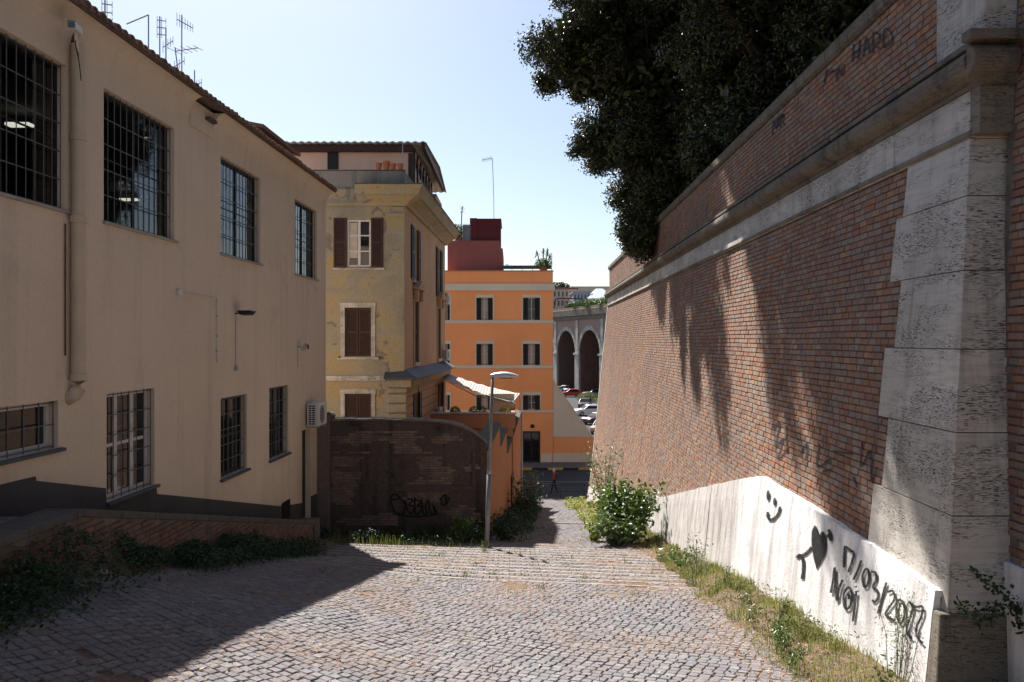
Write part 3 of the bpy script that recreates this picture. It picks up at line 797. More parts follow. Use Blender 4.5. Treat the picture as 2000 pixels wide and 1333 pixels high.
# faded tags on the parapet
def par_px(px, py, off):
    u_ = (px-CX)/F; v_ = (CY-py)/F; Y = (par_x(0) - off)/(u_ - KW); return Vector((u_*Y, Y, v_*Y))
Z1 = lambda pts: [(1500+a*.495, b*.495) for a, b in pts]
ribbon('faded_tag', [Z1([(338,175),(333,245)]), Z1([(362,160),(358,235)]), Z1([(336,212),(362,200)]), Z1([(375,225),(388,150),(402,215)]), Z1([(378,200),(400,188)]), Z1([(412,210),(415,135),(440,140),(435,165),(416,178),(445,195)]), Z1([(455,190),(458,118),(485,130),(488,165),(455,190)]),
                     Z1([(232,275),(222,330)]), Z1([(240,290),(262,280)]), Z1([(270,325),(275,270),(292,300),(300,255)])], 4.5, .012, M['spray_faint'], rw, par_px)
ribbon('dark_tag', [Z1([(18,535),(22,478),(32,510),(40,465),(40,500)]), Z1([(48,505),(50,455),(62,462),(58,480),(66,498)]), Z1([(20,485),(66,452)])], 3.2, .012, M['spray_faint'], rw, par_px)
Z2 = lambda pts: [(1500+a*.505, 660+b*.505) for a, b in pts]
ribbon('scribbled_tag', [Z2([(20,350),(45,330),(30,420),(60,390),(40,470),(75,430)]), Z2([(70,340),(75,450)]), Z2([(120,460),(150,410),(150,470)]), Z2([(200,410),(190,500),(240,470)]), Z2([(250,440),(330,450)]), Z2([(365,400),(360,500),(395,440),(400,560),(420,500)]), Z2([(330,540),(345,580)]), Z2([(210,520),(245,510)])], 4, .012, M['spray_faint'], rw, wall_pt_px)
# ------------------------------------------------------------------ facades with real openings
class Fr:
    def __init__(s, O, D, N): s.O = Vector(O); s.D = Vector(D); s.N = Vector(N)
    def __call__(s, a, z, o=0.0): return s.O + s.D*a + Vector((0,0,z)) + s.N*o
def facade(name, fr, s0, s1, z0, z1, holes, mat, parent, depth=.25, off=0.0):
    """one mesh: wall surface with openings and their reveals"""
    ss = sorted({s0, s1, *[h[0] for h in holes], *[h[1] for h in holes]}); zs = sorted({z0, z1, *[h[2] for h in holes], *[h[3] for h in holes]})
    ss = [a for a in ss if s0 <= a <= s1]; zs = [a for a in zs if z0 <= a <= z1]
    mb = MB()
    for i in range(len(ss)-1):
        for j in range(len(zs)-1):
            cs, cz = (ss[i]+ss[i+1])/2, (zs[j]+zs[j+1])/2
            if any(h[0] < cs < h[1] and h[2] < cz < h[3] for h in holes): continue
            mb.poly([fr(ss[i],zs[j],off),fr(ss[i+1],zs[j],off),fr(ss[i+1],zs[j+1],off),fr(ss[i],zs[j+1],off)])
    for a, b, c, d in [h[:4] for h in holes]:
        r = [(a,c),(b,c),(b,d),(a,d)]
        for k in range(4):
            p, q = r[k], r[(k+1)%4]
            mb.poly([fr(p[0],p[1],off),fr(q[0],q[1],off),fr(q[0],q[1],off-depth),fr(p[0],p[1],off-depth)])
    return mb.build(name, mat, parent, fix=False)
def ringframe(mb, fr, a, b, c, d, w, o0, o1):
    mb.fbox(fr,a,a+w,c,d,o0,o1); mb.fbox(fr,b-w,b,c,d,o0,o1); mb.fbox(fr,a+w+.001,b-w-.001,c,c+w,o0,o1); mb.fbox(fr,a+w+.001,b-w-.001,d-w,d,o0,o1)
def window(fr, a, b, c, d, parent, rec=.15, frame=None, glass=None, cols=2, rows=3, fw=.06, mw=.035, backing=None):
    frame = frame or M['white_frame']; glass = glass or M['dark_glass']
    mb = MB(); ringframe(mb, fr, a, b, c, d, fw, -rec-.06, -rec)
    for i in range(1, cols):
        s_ = a + (b-a)*i/cols; mb.fbox(fr, s_-mw, s_+mw, c+fw+.001, d-fw-.001, -rec-.055, -rec-.005)
    for j in range(1, rows):
        z = c + (d-c)*j/rows; mb.fbox(fr, a+fw+.001, b-fw-.001, z-mw*.5, z+mw*.5, -rec-.053, -rec-.012)
    w = mb.build('window', frame, parent)
    for i in range(cols):
        s0 = a + (b-a)*i/cols; s1 = a + (b-a)*(i+1)/cols
        g = MB(); g.fbox(fr, s0+.01, s1-.01, c+.02, d-.02, -rec-.036, -rec-.030); g.build('pane', glass, w)
    if backing:
        g = MB(); g.poly([fr(a,c,-rec-.22),fr(b,c,-rec-.22),fr(b,d,-rec-.22),fr(a,d,-rec-.22)]); g.build('curtain', backing, w)
    return w
def grille(fr, a, b, c, d, parent, nv, rails, off=-.05, r=.011):
    mb = MB()
    for k in range(rails):
        z = c + .03 + (d-c-.06)*k/(rails-1); mb.fbox(fr, a+.01, b-.01, z-.008, z+.008, off-.008, off+.002)
    g = mb.build('window_grille', M['grille_metal'], parent)
    for k in range(nv):
        s_ = a + .04 + (b-a-.08)*k/(nv-1); m2 = MB(); m2.tube([fr(s_,c+.0,off+.012), fr(s_,d-.0,off+.012)], r, 6); m2.build('grille_bar', M['grille_metal'], g)
    return g
def shutter(fr, a, b, c, d, o0, o1, mat, parent, name='shutter', slats=True, mid=True):
    mb = MB(); w = min(.07, (b-a)*.16)
    ringframe(mb, fr, a, b, c, d, w, o0, o1)
    if mid: mb.fbox(fr, a+w+.001, b-w-.001, (c+d)/2-.04, (c+d)/2+.04, o0+.004, o1-.004)
    if slats:
        z = c + w + .02
        while z < d - w - .03:
            n = len(mb.v)
            e0, e1 = o0+.006, o1-.006
            mb.poly([fr(a+w, z, e1), fr(b-w, z, e1), fr(b-w, z+.045, e0), fr(a+w, z+.045, e0)]); z += .05
        mb.fbox(fr, a+w, b-w, c+w, d-w, (o0+o1)/2-.004, (o0+o1)/2-.002)
    else: mb.fbox(fr, a+w, b-w, c+w, d-w, o0+.01, o1-.01)
    return mb.build(name, mat, parent)

# ------------------------------------------------------------------ the cream building on the left
KL = .0354
LF = Fr((-6.5,0,0), (KL,1,0), Vector((1,-KL,0)).normalized())
def lY(px): return 6.5*F/(1055-px)
lb = empty('cream_building', (-8, 17, -5.5), 'cream rendered two storey building with barred windows and tiled eave, left side', 'building')
LWIN = [(-2.6,-.3),(1.4,3.7),(5.2,7.5),(8.65,10.93),(11.86,14.15),(16.2,18.5),(21.1,23.2)]
ZS, ZH = 1.79, 3.78
LOW = [(7.3,10.74,-1.44,-.80),(11.94,13.42,-2.42,-.79),(16.2,17.65,-2.82,-1.17),(19.1,20.55,-2.87,-1.13)]
DOOR = (21.75,22.55,-5.2,-2.45)
holes = [(a,b,ZS,ZH) for a,b in LWIN] + LOW + [DOOR] + [(1.0,3.2,-.9,.9)]
YB = 24.15
facade('wall', LF, -14, YB, -11, 4.35, holes, M['left_plaster'], lb, .17)
# core walls behind: ends, floors, back
mb = MB()
def lx(o_, y): return -6.5+o_+KL*y
for (a, b) in ((YB-.25, YB),):
    mb.hexa([(-15,a,-11),(lx(-.005,a),a,-11),(lx(-.005,b),b,-11),(-15,b,-11),(-15,a,5.2),(lx(-.005,a),a,4.35),(lx(-.005,b),b,4.35),(-15,b,5.2)])
mb.box(-15,-14.8,-14,24.1,-11,6)
mb.box(-15,-6.9,-14.2,-14,-11,5)
mb.build('end_wall', M['left_plaster'], lb)
mb = MB(); mb.box(-14.7,-6.75,-13.9,23.85,.75,.9); mb.box(-14.7,-6.75,-13.9,23.85,4.12,4.2)
mb.box(-12.4,-12.3,-13.9,23.85,.9,4.12)
mb.build('interior_room', M['interior'], lb)
for c_ in ((-8.78,14.2,3.88,.42),(-10.38,21.6,3.86,.46)):
    mb = MB(); mb.box(c_[0]-c_[3]/2,c_[0]+c_[3]/2,c_[1]-.09,c_[1]+.09,c_[2]-.05,c_[2]); t_ = mb.build('ceiling_light', M['tube'], lb)
for a, b in LWIN:
    w = window(LF, a, b, ZS, ZH, lb, .13, M['dark_metal'], M['glass'], 2, 2, .035, .014)
    if b > 7:
        grille(LF, a, b, ZS, ZH, lb, 13 if a < 20 else 11, 6, -.075, .0065)
        if a > 15: 
            m2 = MB(); m2.fbox(LF, a+.06, b-.9, 2.85, 3.7, -.23, -.22); m2.build('roller_blind', M['curtain'], w)
    mb = MB(); mb.fbox(LF, a-.03, b+.10, ZS-.045, ZS-.002, -.13, .045); bevel(mb.build('window_sill', M['cream_trim'], lb), .006)
for i, (a, b, c, d) in enumerate(LOW):
    window(LF, a, b, c, d, lb, .13, M['white_frame'] if i < 2 else M['dark_metal'], M['dark_glass'], 3 if i == 1 else 2, 1 if i == 0 else 2, .07, .05, None)
    grille(LF, a, b, c, d, lb, 12 if i == 0 else (7 if i < 3 else 6), 3 if i == 0 else 6, -.06, .008)
    mb = MB(); mb.fbox(LF, a-.04, b+.08, c-.05, c-.003, -.13, .07); bevel(mb.build('window_sill', M['slate'], lb), .006)
mb = MB(); mb.fbox(LF, DOOR[0]+.02, DOOR[1]-.02, DOOR[2], DOOR[3]-.02, -.2, -.15); mb.build('door', M['black_wood'], lb)
# grey plinth following the hill, stepping round the sill
top = [(-14,-1.6),(9.6,-1.73),(10.24,-1.74),(10.26,-1.80),(11.9,-2.20),(11.92,-2.475),(13.47,-2.475),(13.49,-2.59),(16,-3.19),(20.0,-4.15),(21.74,-4.42)]
mb = MB()
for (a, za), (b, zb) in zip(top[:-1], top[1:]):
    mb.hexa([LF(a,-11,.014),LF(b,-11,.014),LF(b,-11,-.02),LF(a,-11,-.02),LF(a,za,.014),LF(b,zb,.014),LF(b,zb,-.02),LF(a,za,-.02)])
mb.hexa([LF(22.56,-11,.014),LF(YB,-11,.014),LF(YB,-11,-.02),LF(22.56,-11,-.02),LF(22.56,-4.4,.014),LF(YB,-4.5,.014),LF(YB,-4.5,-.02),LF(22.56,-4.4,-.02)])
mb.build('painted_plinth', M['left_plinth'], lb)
mb = MB(); mb.fbox(LF, 20.0, 20.6, -4.62, -4.08, .016, .035); mb.build('hatch', M['black_wood'], lb)
# cove under the eave, broken by the flat pier
for a, b in ((-14, 14.7), (15.75, YB)):
    mb = MB(); rg = lambda y: [LF(y,3.98,.001)] + [LF(y, 3.98 + .52*sin(k*pi/2/7), .27*(1-cos(k*pi/2/7))+.002) for k in range(1, 8)] + [LF(y,4.50,-.05), LF(y,3.98,-.05)]
    mb.prism(rg(a), rg(b)); o = mb.build('eave_cove', M['left_plaster'], lb)
mb = MB(); mb.fbox(LF, 14.72, 15.73, 4.0, 4.5, -.02, .04); mb.build('eave_pier', M['left_plaster'], lb)
mb = MB(); mb.fbox(LF, 15.35, 15.7, 4.27, 4.33, .04, .14); mb.build('gutter_stub', M['concrete_old'], lb)
# roof plane and the row of tiles along its edge
EZ = 4.56
mb = MB()
def rp(o_, y, dz=0): return (lx(o_, y), y, EZ + (.30 - o_)*.27 + dz)
mb.hexa([rp(.28,-14,-.05),rp(.28,YB+.12,-.05),rp(-8.0,YB+.12,-.05),rp(-8.0,-14,-.05),rp(.28,-14,.0),rp(.28,YB+.12,.0),rp(-8.0,YB+.12,.0),rp(-8.0,-14,.0)])
mb.build('roof', M['roof_tile'], lb)
tile = MB()
for s_ in range(1):
    R0, R1 = .095, .075
    for (rr, nm) in ((0,0),):
        k = 6; v0 = []; v1 = []
        for i in range(k+1):
            a = pi*i/k; v0.append((0, R0*cos(a), R0*sin(a)*.9)); v1.append((0, (R0-.016)*cos(a), (R0-.016)*sin(a)*.9))
        def sh(v, x, z): return [(x, q[1], q[2]+z) for q in v]
        A0, A1, B0, B1 = sh(v0,.0,0), sh(v1,.0,0), sh(v0,-.45,.12), sh(v1,-.45,.12)
        n = len(tile.v); tile.v += A0 + A1 + B0 + B1; K = k+1
        for i in range(k):
            tile.f += [(n+i,n+i+1,n+2*K+i+1,n+2*K+i),(n+K+i+1,n+K+i,n+3*K+i,n+3*K+i+1),(n+i+1,n+i,n+K+i,n+K+i+1)]; tile.m += [0,0,0]
tme = tile.mesh('roof_tile', M['roof_tile'], True)
y = 8.2; rs = random.Random(8)
while y < YB + .1:
    o = bpy.data.objects.new('roof_tile', tme); C.objects.link(o); o.parent = lb
    off = .33 + rs.uniform(-.02,.02)
    o.location = Vector((lx(off, y), y, EZ + rs.uniform(-.005,.008))) - Vector(lb.location); o.rotation_euler = (0, rs.uniform(-.03,.03), rs.uniform(-.04,.04))
    # the eave runs short of the pier
    y += .205
mb = MB()
for y in np.arange(8.3, YB, .205): mb.hexa([rp(.35,y-.06,-.012),rp(.35,y+.06,-.012),rp(-.4,y+.06,.01),rp(-.4,y-.06,.01),rp(.35,y-.06,.006),rp(.35,y+.06,.006),rp(-.4,y+.06,.03),rp(-.4,y-.06,.03)])
o = mb.build('pan_tiles', M['roof_tile'], lb); o['kind'] = 'stuff'
# raised roof further along
mb = MB(); mb.hexa([(-9.6,21.2,4.8),(-6.75,21.2,4.8),(-6.65,24.2,4.8),(-9.6,24.2,4.8),(-9.6,21.2,6.2),(-6.75,21.2,5.62),(-6.65,24.2,5.62),(-9.6,24.2,6.2)])
mb.build('raised_attic', M['concrete_old'], lb)
mb = MB(); mb.hexa([(-9.7,21.0,6.22),(-6.55,21.0,5.62),(-6.45,24.3,5.62),(-9.7,24.3,6.22),(-9.7,21.0,6.32),(-6.55,21.0,5.72),(-6.45,24.3,5.72),(-9.7,24.3,6.32)])
mb.build('attic_roof', M['roof_tile'], lb)

# downpipe (a part of the building)
pr = empty('downpipe_axis', (0,0,0)); C.objects.unlink(pr); bpy.data.objects.remove(pr)
PY = 11.03; rp_ = .095
mb = MB(); mb.tube([LF(PY,4.1,.11), LF(PY,-.55,.11)], rp_, 16, caps=False)
mb.tube([LF(PY,-.55,.11), LF(PY,-.66,.105), LF(PY-.02,-.75,.06), LF(PY-.05,-.80,-.04)], rp_, 16)
pp = mb.build('downpipe', M['pipe'], lb, smooth=True)
for z in (2.82, 1.68, -.50):
    mb = MB(); mb.lathe(LF(PY, z, .11), [(.100,-.05),(.112,-.045),(.112,.045),(.100,.05)], 16); mb.build('pipe_collar', M['pipe'], pp, smooth=False)
mb = MB(); mb.tube([LF(PY-.16,1.6,.02), LF(PY-.16,-.2,.02)], .010, 6); mb.tube([LF(PY+.0,4.4,.02), LF(PY,4.12,.02)], .03, 6); mb.build('cable', M['rust'], lb)

# things fixed to the cream wall
def cctv(fr):
    c = fr(10.62, 4.17, .30)
    t_ = empty('security_camera', c, 'white box security camera fixed above the downpipe on the cream building', 'security camera')
    d = Vector((.25,-1,-.10)).normalized(); s_ = d.cross(Vector((0,0,1))).normalized(); u_ = s_.cross(d)
    def B(name, x0,x1,y0,y1,z0,z1,mat,par=t_,bev=.008):
        mb = MB(); pts = []
        for z in (z0, z1):
            for (x_, y_) in ((x0,y0),(x1,y0),(x1,y1),(x0,y1)): pts.append(c + s_*x_ + d*y_ + u_*z)
        mb.hexa(pts); o = mb.build(name, mat, par); bevel(o, bev); return o
    b = B('housing', -.055,.055,-.17,.15,-.05,.05, M['plastic_white'])
    B('sunshield', -.066,.066,-.19,.20,.052,.064, M['plastic_white'])
    B('lens_window', -.042,.042,.151,.158,-.036,.036, M['dark_glass'])
    mb = MB(); mb.tube([c - d*.05 - u_*.05, c - d*.05 - u_*.13, fr(10.85, 3.95, .2), fr(11.0, 3.94, .05)], .022, 8); mb.build('bracket', M['plastic_white'], t_)
    mb = MB(); mb.tube([c - d*.17, c - d*.20 - u_*.15 + s_*.02, c - d*.12 - u_*.30, fr(10.9,3.6,.22)], .007, 6); mb.tube([c - d*.10-u_*.05, c - d*.0 - u_*.20, fr(10.85,3.76,.23), fr(10.9,3.56,.22)], .006, 6); mb.build('cable', M['black_plastic'], t_)
cctv(LF)
def conduit():
    a = lY(348); b = lY(422)
    t_ = empty('cable_conduit', LF(a, .56, 0), 'thin painted conduit with a junction box, bending down the cream wall', 'conduit')
    mb = MB(); mb.fbox(LF, a-.08, a+.06, .82, .92, .002, .06); bevel(mb.build('junction_box', M['plastic_white'], t_), .006)
    mb = MB(); mb.tube([LF(a+.05,.87,.02), LF(b-.04,.86,.02), LF(b,.82,.02), LF(b,-.42,.02)], .011, 6); mb.build('tube', M['plastic_white'], t_)
    for z in (.5,.1,-.2):
        mb = MB(); mb.fbox(LF, b-.025, b+.025, z-.012, z+.012, .002, .036); mb.build('clip', M['galv'], t_)
conduit()
def floodlamp(px, zt, zb, dark, lab):
    y = lY(px); mt = M['black_plastic'] if dark else M['galv']
    t_ = empty('wall_lamp', LF(y, zt, 0), lab, 'wall lamp')
    mb = MB(); mb.tube([LF(y,zb,.018), LF(y,zt-.08,.018)], .009, 6); mb.build('conduit', M['galv'], t_)
    mb = MB(); mb.tube([LF(y,zt-.04,.0), LF(y,zt-.02,.12)], .018, 6); mb.build('bracket', mt, t_)
    mb = MB()
    if dark: mb.hexa([LF(y-.05,zt-.06,.10),LF(y+.16,zt-.07,.12),LF(y+.16,zt-.07,.34),LF(y-.05,zt-.06,.32),LF(y-.09,zt+.03,.06),LF(y+.2,zt+.02,.08),LF(y+.2,zt+.02,.40),LF(y-.09,zt+.03,.38)])
    else: mb.hexa([LF(y-.05,zt-.12,.10),LF(y+.10,zt-.10,.12),LF(y+.10,zt-.14,.16),LF(y-.05,zt-.16,.14),LF(y-.05,zt+.08,.22),LF(y+.10,zt+.10,.24),LF(y+.10,zt+.06,.28),LF(y-.05,zt+.04,.26)])
    bevel(mb.build('lamp_body', mt, t_), .015)
    mb = MB(); mb.fbox(LF, y-.03, y+.13, zt-.09, zt-.075, .14, .30) if dark else mb.fbox(LF, y-.02, y+.08, zt-.10, zt+.02, .275, .285)
    mb.build('lamp_glass', M['plastic_white'] if dark else M['dark_glass'], t_)
    if dark:
        mb = MB(); mb.fbox(LF, y-.05, y+.05, zb-.1, zb+.0, .002, .06); bevel(mb.build('junction_box', M['galv'], t_), .006)
floodlamp(459, (667-610)/F*lY(459), (667-716)/F*lY(459), True, 'black bowl flood lamp on its conduit in the middle of the cream wall')
floodlamp(581, (667-676)/F*lY(581), (667-718)/F*lY(581), False, 'small pale flood lamp near the far corner of the cream wall')

def aircon(fr, s0, zb, L, H, D_, grille_end, lab, group=None, name='air_conditioner', off=.05):
    t_ = empty(name, fr(s0+L/2, zb, 0), lab, 'air conditioner', group)
    mb = MB(); mb.fbox(fr, s0, s0+L, zb+.03, zb+H, off, off+D_); bevel(mb.build('casing', M['plastic_white'], t_), .015)
    # fan grille on the front: ring of slats
    mb = MB(); cs, cz = s0+L*.4, zb+.03+(H-.03)/2; rr = H*.36
    c0 = fr(cs, cz, off+D_+.002)
    for k in range(16):
        a = k*pi/8; b = (k+1)*pi/8
        mb.poly([fr(cs+rr*cos(a),cz+rr*sin(a),off+D_+.004), fr(cs+rr*cos(b),cz+rr*sin(b),off+D_+.004), fr(cs,cz,off+D_+.004)])
    mb.build('fan', M['black_plastic'], t_, fix=False)
    mb = MB()
    for k in range(9):
        z = cz - rr + 2*rr*k/8; w_ = max(.03, (rr*rr-(z-cz)**2)**.5 if abs(z-cz) < rr else .03); mb.fbox(fr, cs-w_, cs+w_, z-.006, z+.006, off+D_+.008, off+D_+.016)
    mb.build('fan_guard', M['plastic_white'], t_)
    if grille_end:
        e = Fr(fr(s0,0,off), fr.N, -fr.D.normalized())
        mb = MB(); mb.fbox(e, .05, D_-.09, zb+.07, zb+H-.04, .002, .006); mb.build('coil', M['black_plastic'], t_)
        for k in range(10):
            z = zb+.07+(H-.11)*k/9; mb = MB(); mb.fbox(e, .04, D_-.08, z-.010, z+.010, .008, .018); mb.build('louvre', M['plastic_white'], t_)
        mb = MB(); 
        for k in range(3): mb.fbox(e, .045+(D_-.15)*k/2, .06+(D_-.15)*k/2, zb+.06, zb+H-.03, .0185, .022)
        mb.build('louvre_stile', M['plastic_white'], t_)
    mb = MB(); mb.fbox(fr, s0+.1, s0+.14, zb-.02, zb+.01, .0, off+D_); mb.fbox(fr, s0+L-.14, s0+L-.1, zb-.02, zb+.01, 0, off+D_); mb.build('bracket', M['galv'], t_)
    return t_
aircon(LF, 22.0, (667-836)/F*22.0, .82, .66, .34, True, 'white outdoor air conditioner on brackets above the narrow dark doorway of the cream building')

# rooftop aerials
def aerial(x, y, z0, z1, kind, lab, group=None, name='roof_aerial', lean=(0,0), r=.014):
    t_ = empty(name, (x,y,z0), lab, 'aerial', group)
    top = Vector((x+lean[0], y+lean[1], z1))
    mb = MB(); mb.tube([(x,y,z0), Vector((x,y,z0))*.5+top*.5, top], r, 6); mb.build('mast', M['galv'], t_)
    def boom(zc, L, n, w, dirx, vert=False):
        mb = MB(); c = Vector((x,y,z0)).lerp(top, (zc-z0)/(z1-z0)); d = Vector(dirx).normalized(); p = Vector((0,0,1)) if vert else d.cross(Vector((0,0,1))).normalized()
        mb.tube([c-d*L*.3, c+d*L*.7], .010, 6)
        for k in range(n):
            q = c + d*(-L*.3 + L*k/(n-1)); ww = w*(1-.4*k/n); mb.tube([q-p*ww, q+p*ww], .006, 5)
        mb.build('antenna_head', M['galv'], t_)
    if kind == 'yagi': boom(z1-.05, .9, 8, .18, (-.8,-.5,-.1))
    if kind == 'two': boom(z1-.15, .5, 7, .14, (.3,1,0), True); boom(z1-.75, .6, 5, .22, (.9,-.3,0))
    if kind == 'stack':
        for q in (.08,.22,.36): boom(z1-q, .16, 3, .08, (1,.4,0), True)
    if kind == 'arm':
        mb = MB(); mb.tube([top, top+Vector((-.38,-.1,-.22))], .012, 6); mb.build('arm', M['galv'], t_)
    if kind == 'rod': boom(z1-.35, .5, 5, .12, (.6,-.6,0), True)
    return t_
def ap(px, pyt, lat):
    Y = lat*F/(1055-px); return px_x(px, Y), Y, (667-pyt)/F*Y
def px_x(px, Y): return (px-CX)/F*Y
for px, pyt, kind, lab, ln in ((355,30,'two','tallest rooftop aerial of the cluster above the tiled eave', (0,0)),
        (312,33,'stack','rooftop aerial mast with small stacked elements, second of the cluster from the left', (0,0)),
        (290,30,'arm','rooftop mast with a slanting side arm, leftmost of the cluster', (0,0)),
        (324,56,'rod','short rooftop aerial between the two tall masts', (0,0)),
        (342,95,'rod','leaning rooftop aerial at the foot of the tallest mast', (-.15,0)),
        (380,138,'rod','lowest rooftop aerial, right of the cluster', (0,0)),
        (205,0,'stack','rooftop aerial cut by the top of the frame, far left of the others', (0,0))):
    x_, Y_, z_ = ap(px, pyt, 7.6)
    aerial(x_ - ln[0], Y_, 4.9, z_, kind, lab, 'aerials on the tiled roof', lean=ln, r=.013)

# ------------------------------------------------------------------ low brick wall in front of it
LWF = Fr((-5.5,0,0), (KL,1,0), Vector((1,-KL,0)).normalized())
lw = empty('low_brick_wall', LWF(14,-4.5,0), 'low red brick wall with a stone cap running down beside the cream building', 'wall')
def lwtop(y): return float(np.interp(y, [-14,9.5,19.6], [-1.98,-2.0,-4.42]))
mb = MB()
for a, b in ((-14,9.5),(9.5,19.6)):
    mb.hexa([LWF(a,-8,-.012),LWF(b,-8,-.012),LWF(b,-8,-.98),LWF(a,-8,-.98),LWF(a,lwtop(a)-.10,-.012),LWF(b,lwtop(b)-.10,-.012),LWF(b,lwtop(b)-.10,-.98),LWF(a,lwtop(a)-.10,-.98)])
mb.build('wall_core', M['mortar'], lw)
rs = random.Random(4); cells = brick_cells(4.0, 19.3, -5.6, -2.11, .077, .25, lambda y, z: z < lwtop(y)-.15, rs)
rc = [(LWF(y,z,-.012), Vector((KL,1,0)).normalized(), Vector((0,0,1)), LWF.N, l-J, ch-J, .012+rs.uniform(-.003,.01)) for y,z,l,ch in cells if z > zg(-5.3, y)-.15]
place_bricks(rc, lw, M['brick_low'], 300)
y = 4.0
while y < 19.6:
    b = min(y+.9, 19.6)
    if y < 9.5 < b: b = 9.5
    mb = MB(); mb.hexa([LWF(y+.004,lwtop(y)-.10,.05),LWF(b-.004,lwtop(b)-.10,.05),LWF(b-.004,lwtop(b)-.10,-.42),LWF(y+.004,lwtop(y)-.10,-.42),LWF(y+.004,lwtop(y),.05),LWF(b-.004,lwtop(b),.05),LWF(b-.004,lwtop(b),-.42),LWF(y+.004,lwtop(y),-.42)])
    bevel(mb.build('capstone', M['concrete_old'], lw), .012); y = b
mb = MB(); mb.fbox(LWF, 19.32, 19.75, -6, -4.38, -.40, .04); bevel(mb.build('end_pier', M['concrete_old'], lw), .015)

# ------------------------------------------------------------------ dark yard wall across the foot of the steps
GY = 23.3
GF = Fr((0,GY,0), (1,0,0), (0,-1,0))
gw = empty('yard_wall', (-3.2,GY,-5.7), 'dark yard wall with a curved top and black graffiti, facing the steps', 'wall')
def gpx(px, py, off=0.0): return GF((px-CX)/F*(GY-off), (CY-py)/F*(GY-off), off)
prof_px = [(622,822),(650,822),(720,821),(783,822),(830,823),(858,825),(882,829),(905,836),(925,846),(940,857),(951,868)]
pr = [gpx(a, b) for a, b in prof_px]
mb = MB()
for a, b in zip(pr[:-1], pr[1:]):
    mb.hexa([(a.x,GY,-6.6),(b.x,GY,-6.6),(b.x,GY+.4,-6.6),(a.x,GY+.4,-6.6),(a.x,GY,a.z),(b.x,GY,b.z),(b.x,GY+.4,b.z),(a.x,GY+.4,a.z)])
mb.build('wall_body', M['dark_wall'], gw)
mb = MB()
for i, (a, b) in enumerate(zip(pr[:-1], pr[1:])):
    n = max(1, int((b-a).length/.2))
    for k in range(n):
        p, q = a.lerp(b, k/n), a.lerp(b, (k+1)/n); h = random.uniform(.03,.06); e = random.uniform(.03,.06)
        mb.hexa([(p.x+.003,GY-e,p.z-.01),(q.x-.003,GY-e,q.z-.01),(q.x-.003,GY+.43,q.z-.01),(p.x+.003,GY+.43,p.z-.01),(p.x+.003,GY-e,p.z+h),(q.x-.003,GY-e,q.z+h),(q.x-.003,GY+.43,q.z+h),(p.x+.003,GY+.43,p.z+h)])
o = mb.build('coping_bricks', M['travertine_dirty'], gw); o['kind'] = 'stuff'  # lighter than the wall, painting a sunlit rim along the top
# patches where bricks show through
rs = random.Random(12); rc = []
cells = brick_cells(-5.3, -.9, -5.4, -2.4, .075, .26, lambda x, z: True, rs)
zt = lambda x: float(np.interp(x, [p.x for p in pr], [p.z for p in pr]))
for x, z, l, ch in cells:
    f_ = float(fbm(x*.8, z*1.6, 77, 3)); band = 1 if -3.3 < z < -2.75 else 0
    if z < zt(x)-.3 and f_ > (.44 if band else .57): rc.append((Vector((x, GY, z)), Vector((1,0,0)), Vector((0,0,1)), Vector((0,-1,0)), l-.014, ch-.014, .010+rs.uniform(-.004,.008)))
place_bricks(rc, gw, M['brick_dark'], 300)
# ledge left by an old lean-to
mb = MB(); mb.fbox(GF, gpx(770,955).x, gpx(928,955).x, gpx(0,960).z, gpx(0,949).z, .0, .06); mb.fbox(GF, gpx(922,955).x, gpx(929,955).x, gpx(0,948.8).z, gpx(0,880).z, .0, .05)
bevel(mb.build('ledge', M['dark_wall'], gw), .01)
mb = MB(); mb.fbox(GF, gpx(622,0).x-.1, gpx(645,0).x, -6.5, gpx(0,818).z+.1, -.38, .12); bevel(mb.build('end_pier', M['brick_dark'], gw), .02)
mb = MB(); mb.lathe(gpx(645,812,-.1), [(.06,-.2),(.14,-.05),(.16,.02),(.10,.08),(.02,.10)], 10); mb.build('finial', M['concrete_old'], gw)
Zg = lambda pts: [(600+a*.3, 780+b*.3) for a, b in pts]
gfn = lambda px, py, off: gpx(px, py, off)
rib = [[(540,640),(570,620),(600,640),(570,660),(545,650),(550,690),(575,740),(620,750),(640,700),(620,660),(600,650)], [(640,660),(650,720),(680,745),(700,700),(660,690),(690,660),(650,650)],
       [(700,640),(705,745),(740,730),(745,700),(715,695),(740,670),(700,655)], [(745,650),(755,740),(780,750),(770,700),(790,660),(800,740),(830,740),(820,690),(845,750)], [(870,640),(880,690),(910,680),(925,640)], [(880,640),(905,625),(900,680)], [(560,730),(620,760),(760,765),(850,750)]]
o = ribbon('bubble_graffiti', [Zg(s_) for s_ in rib], 3.2, .03, M['spray'], gw, gfn)

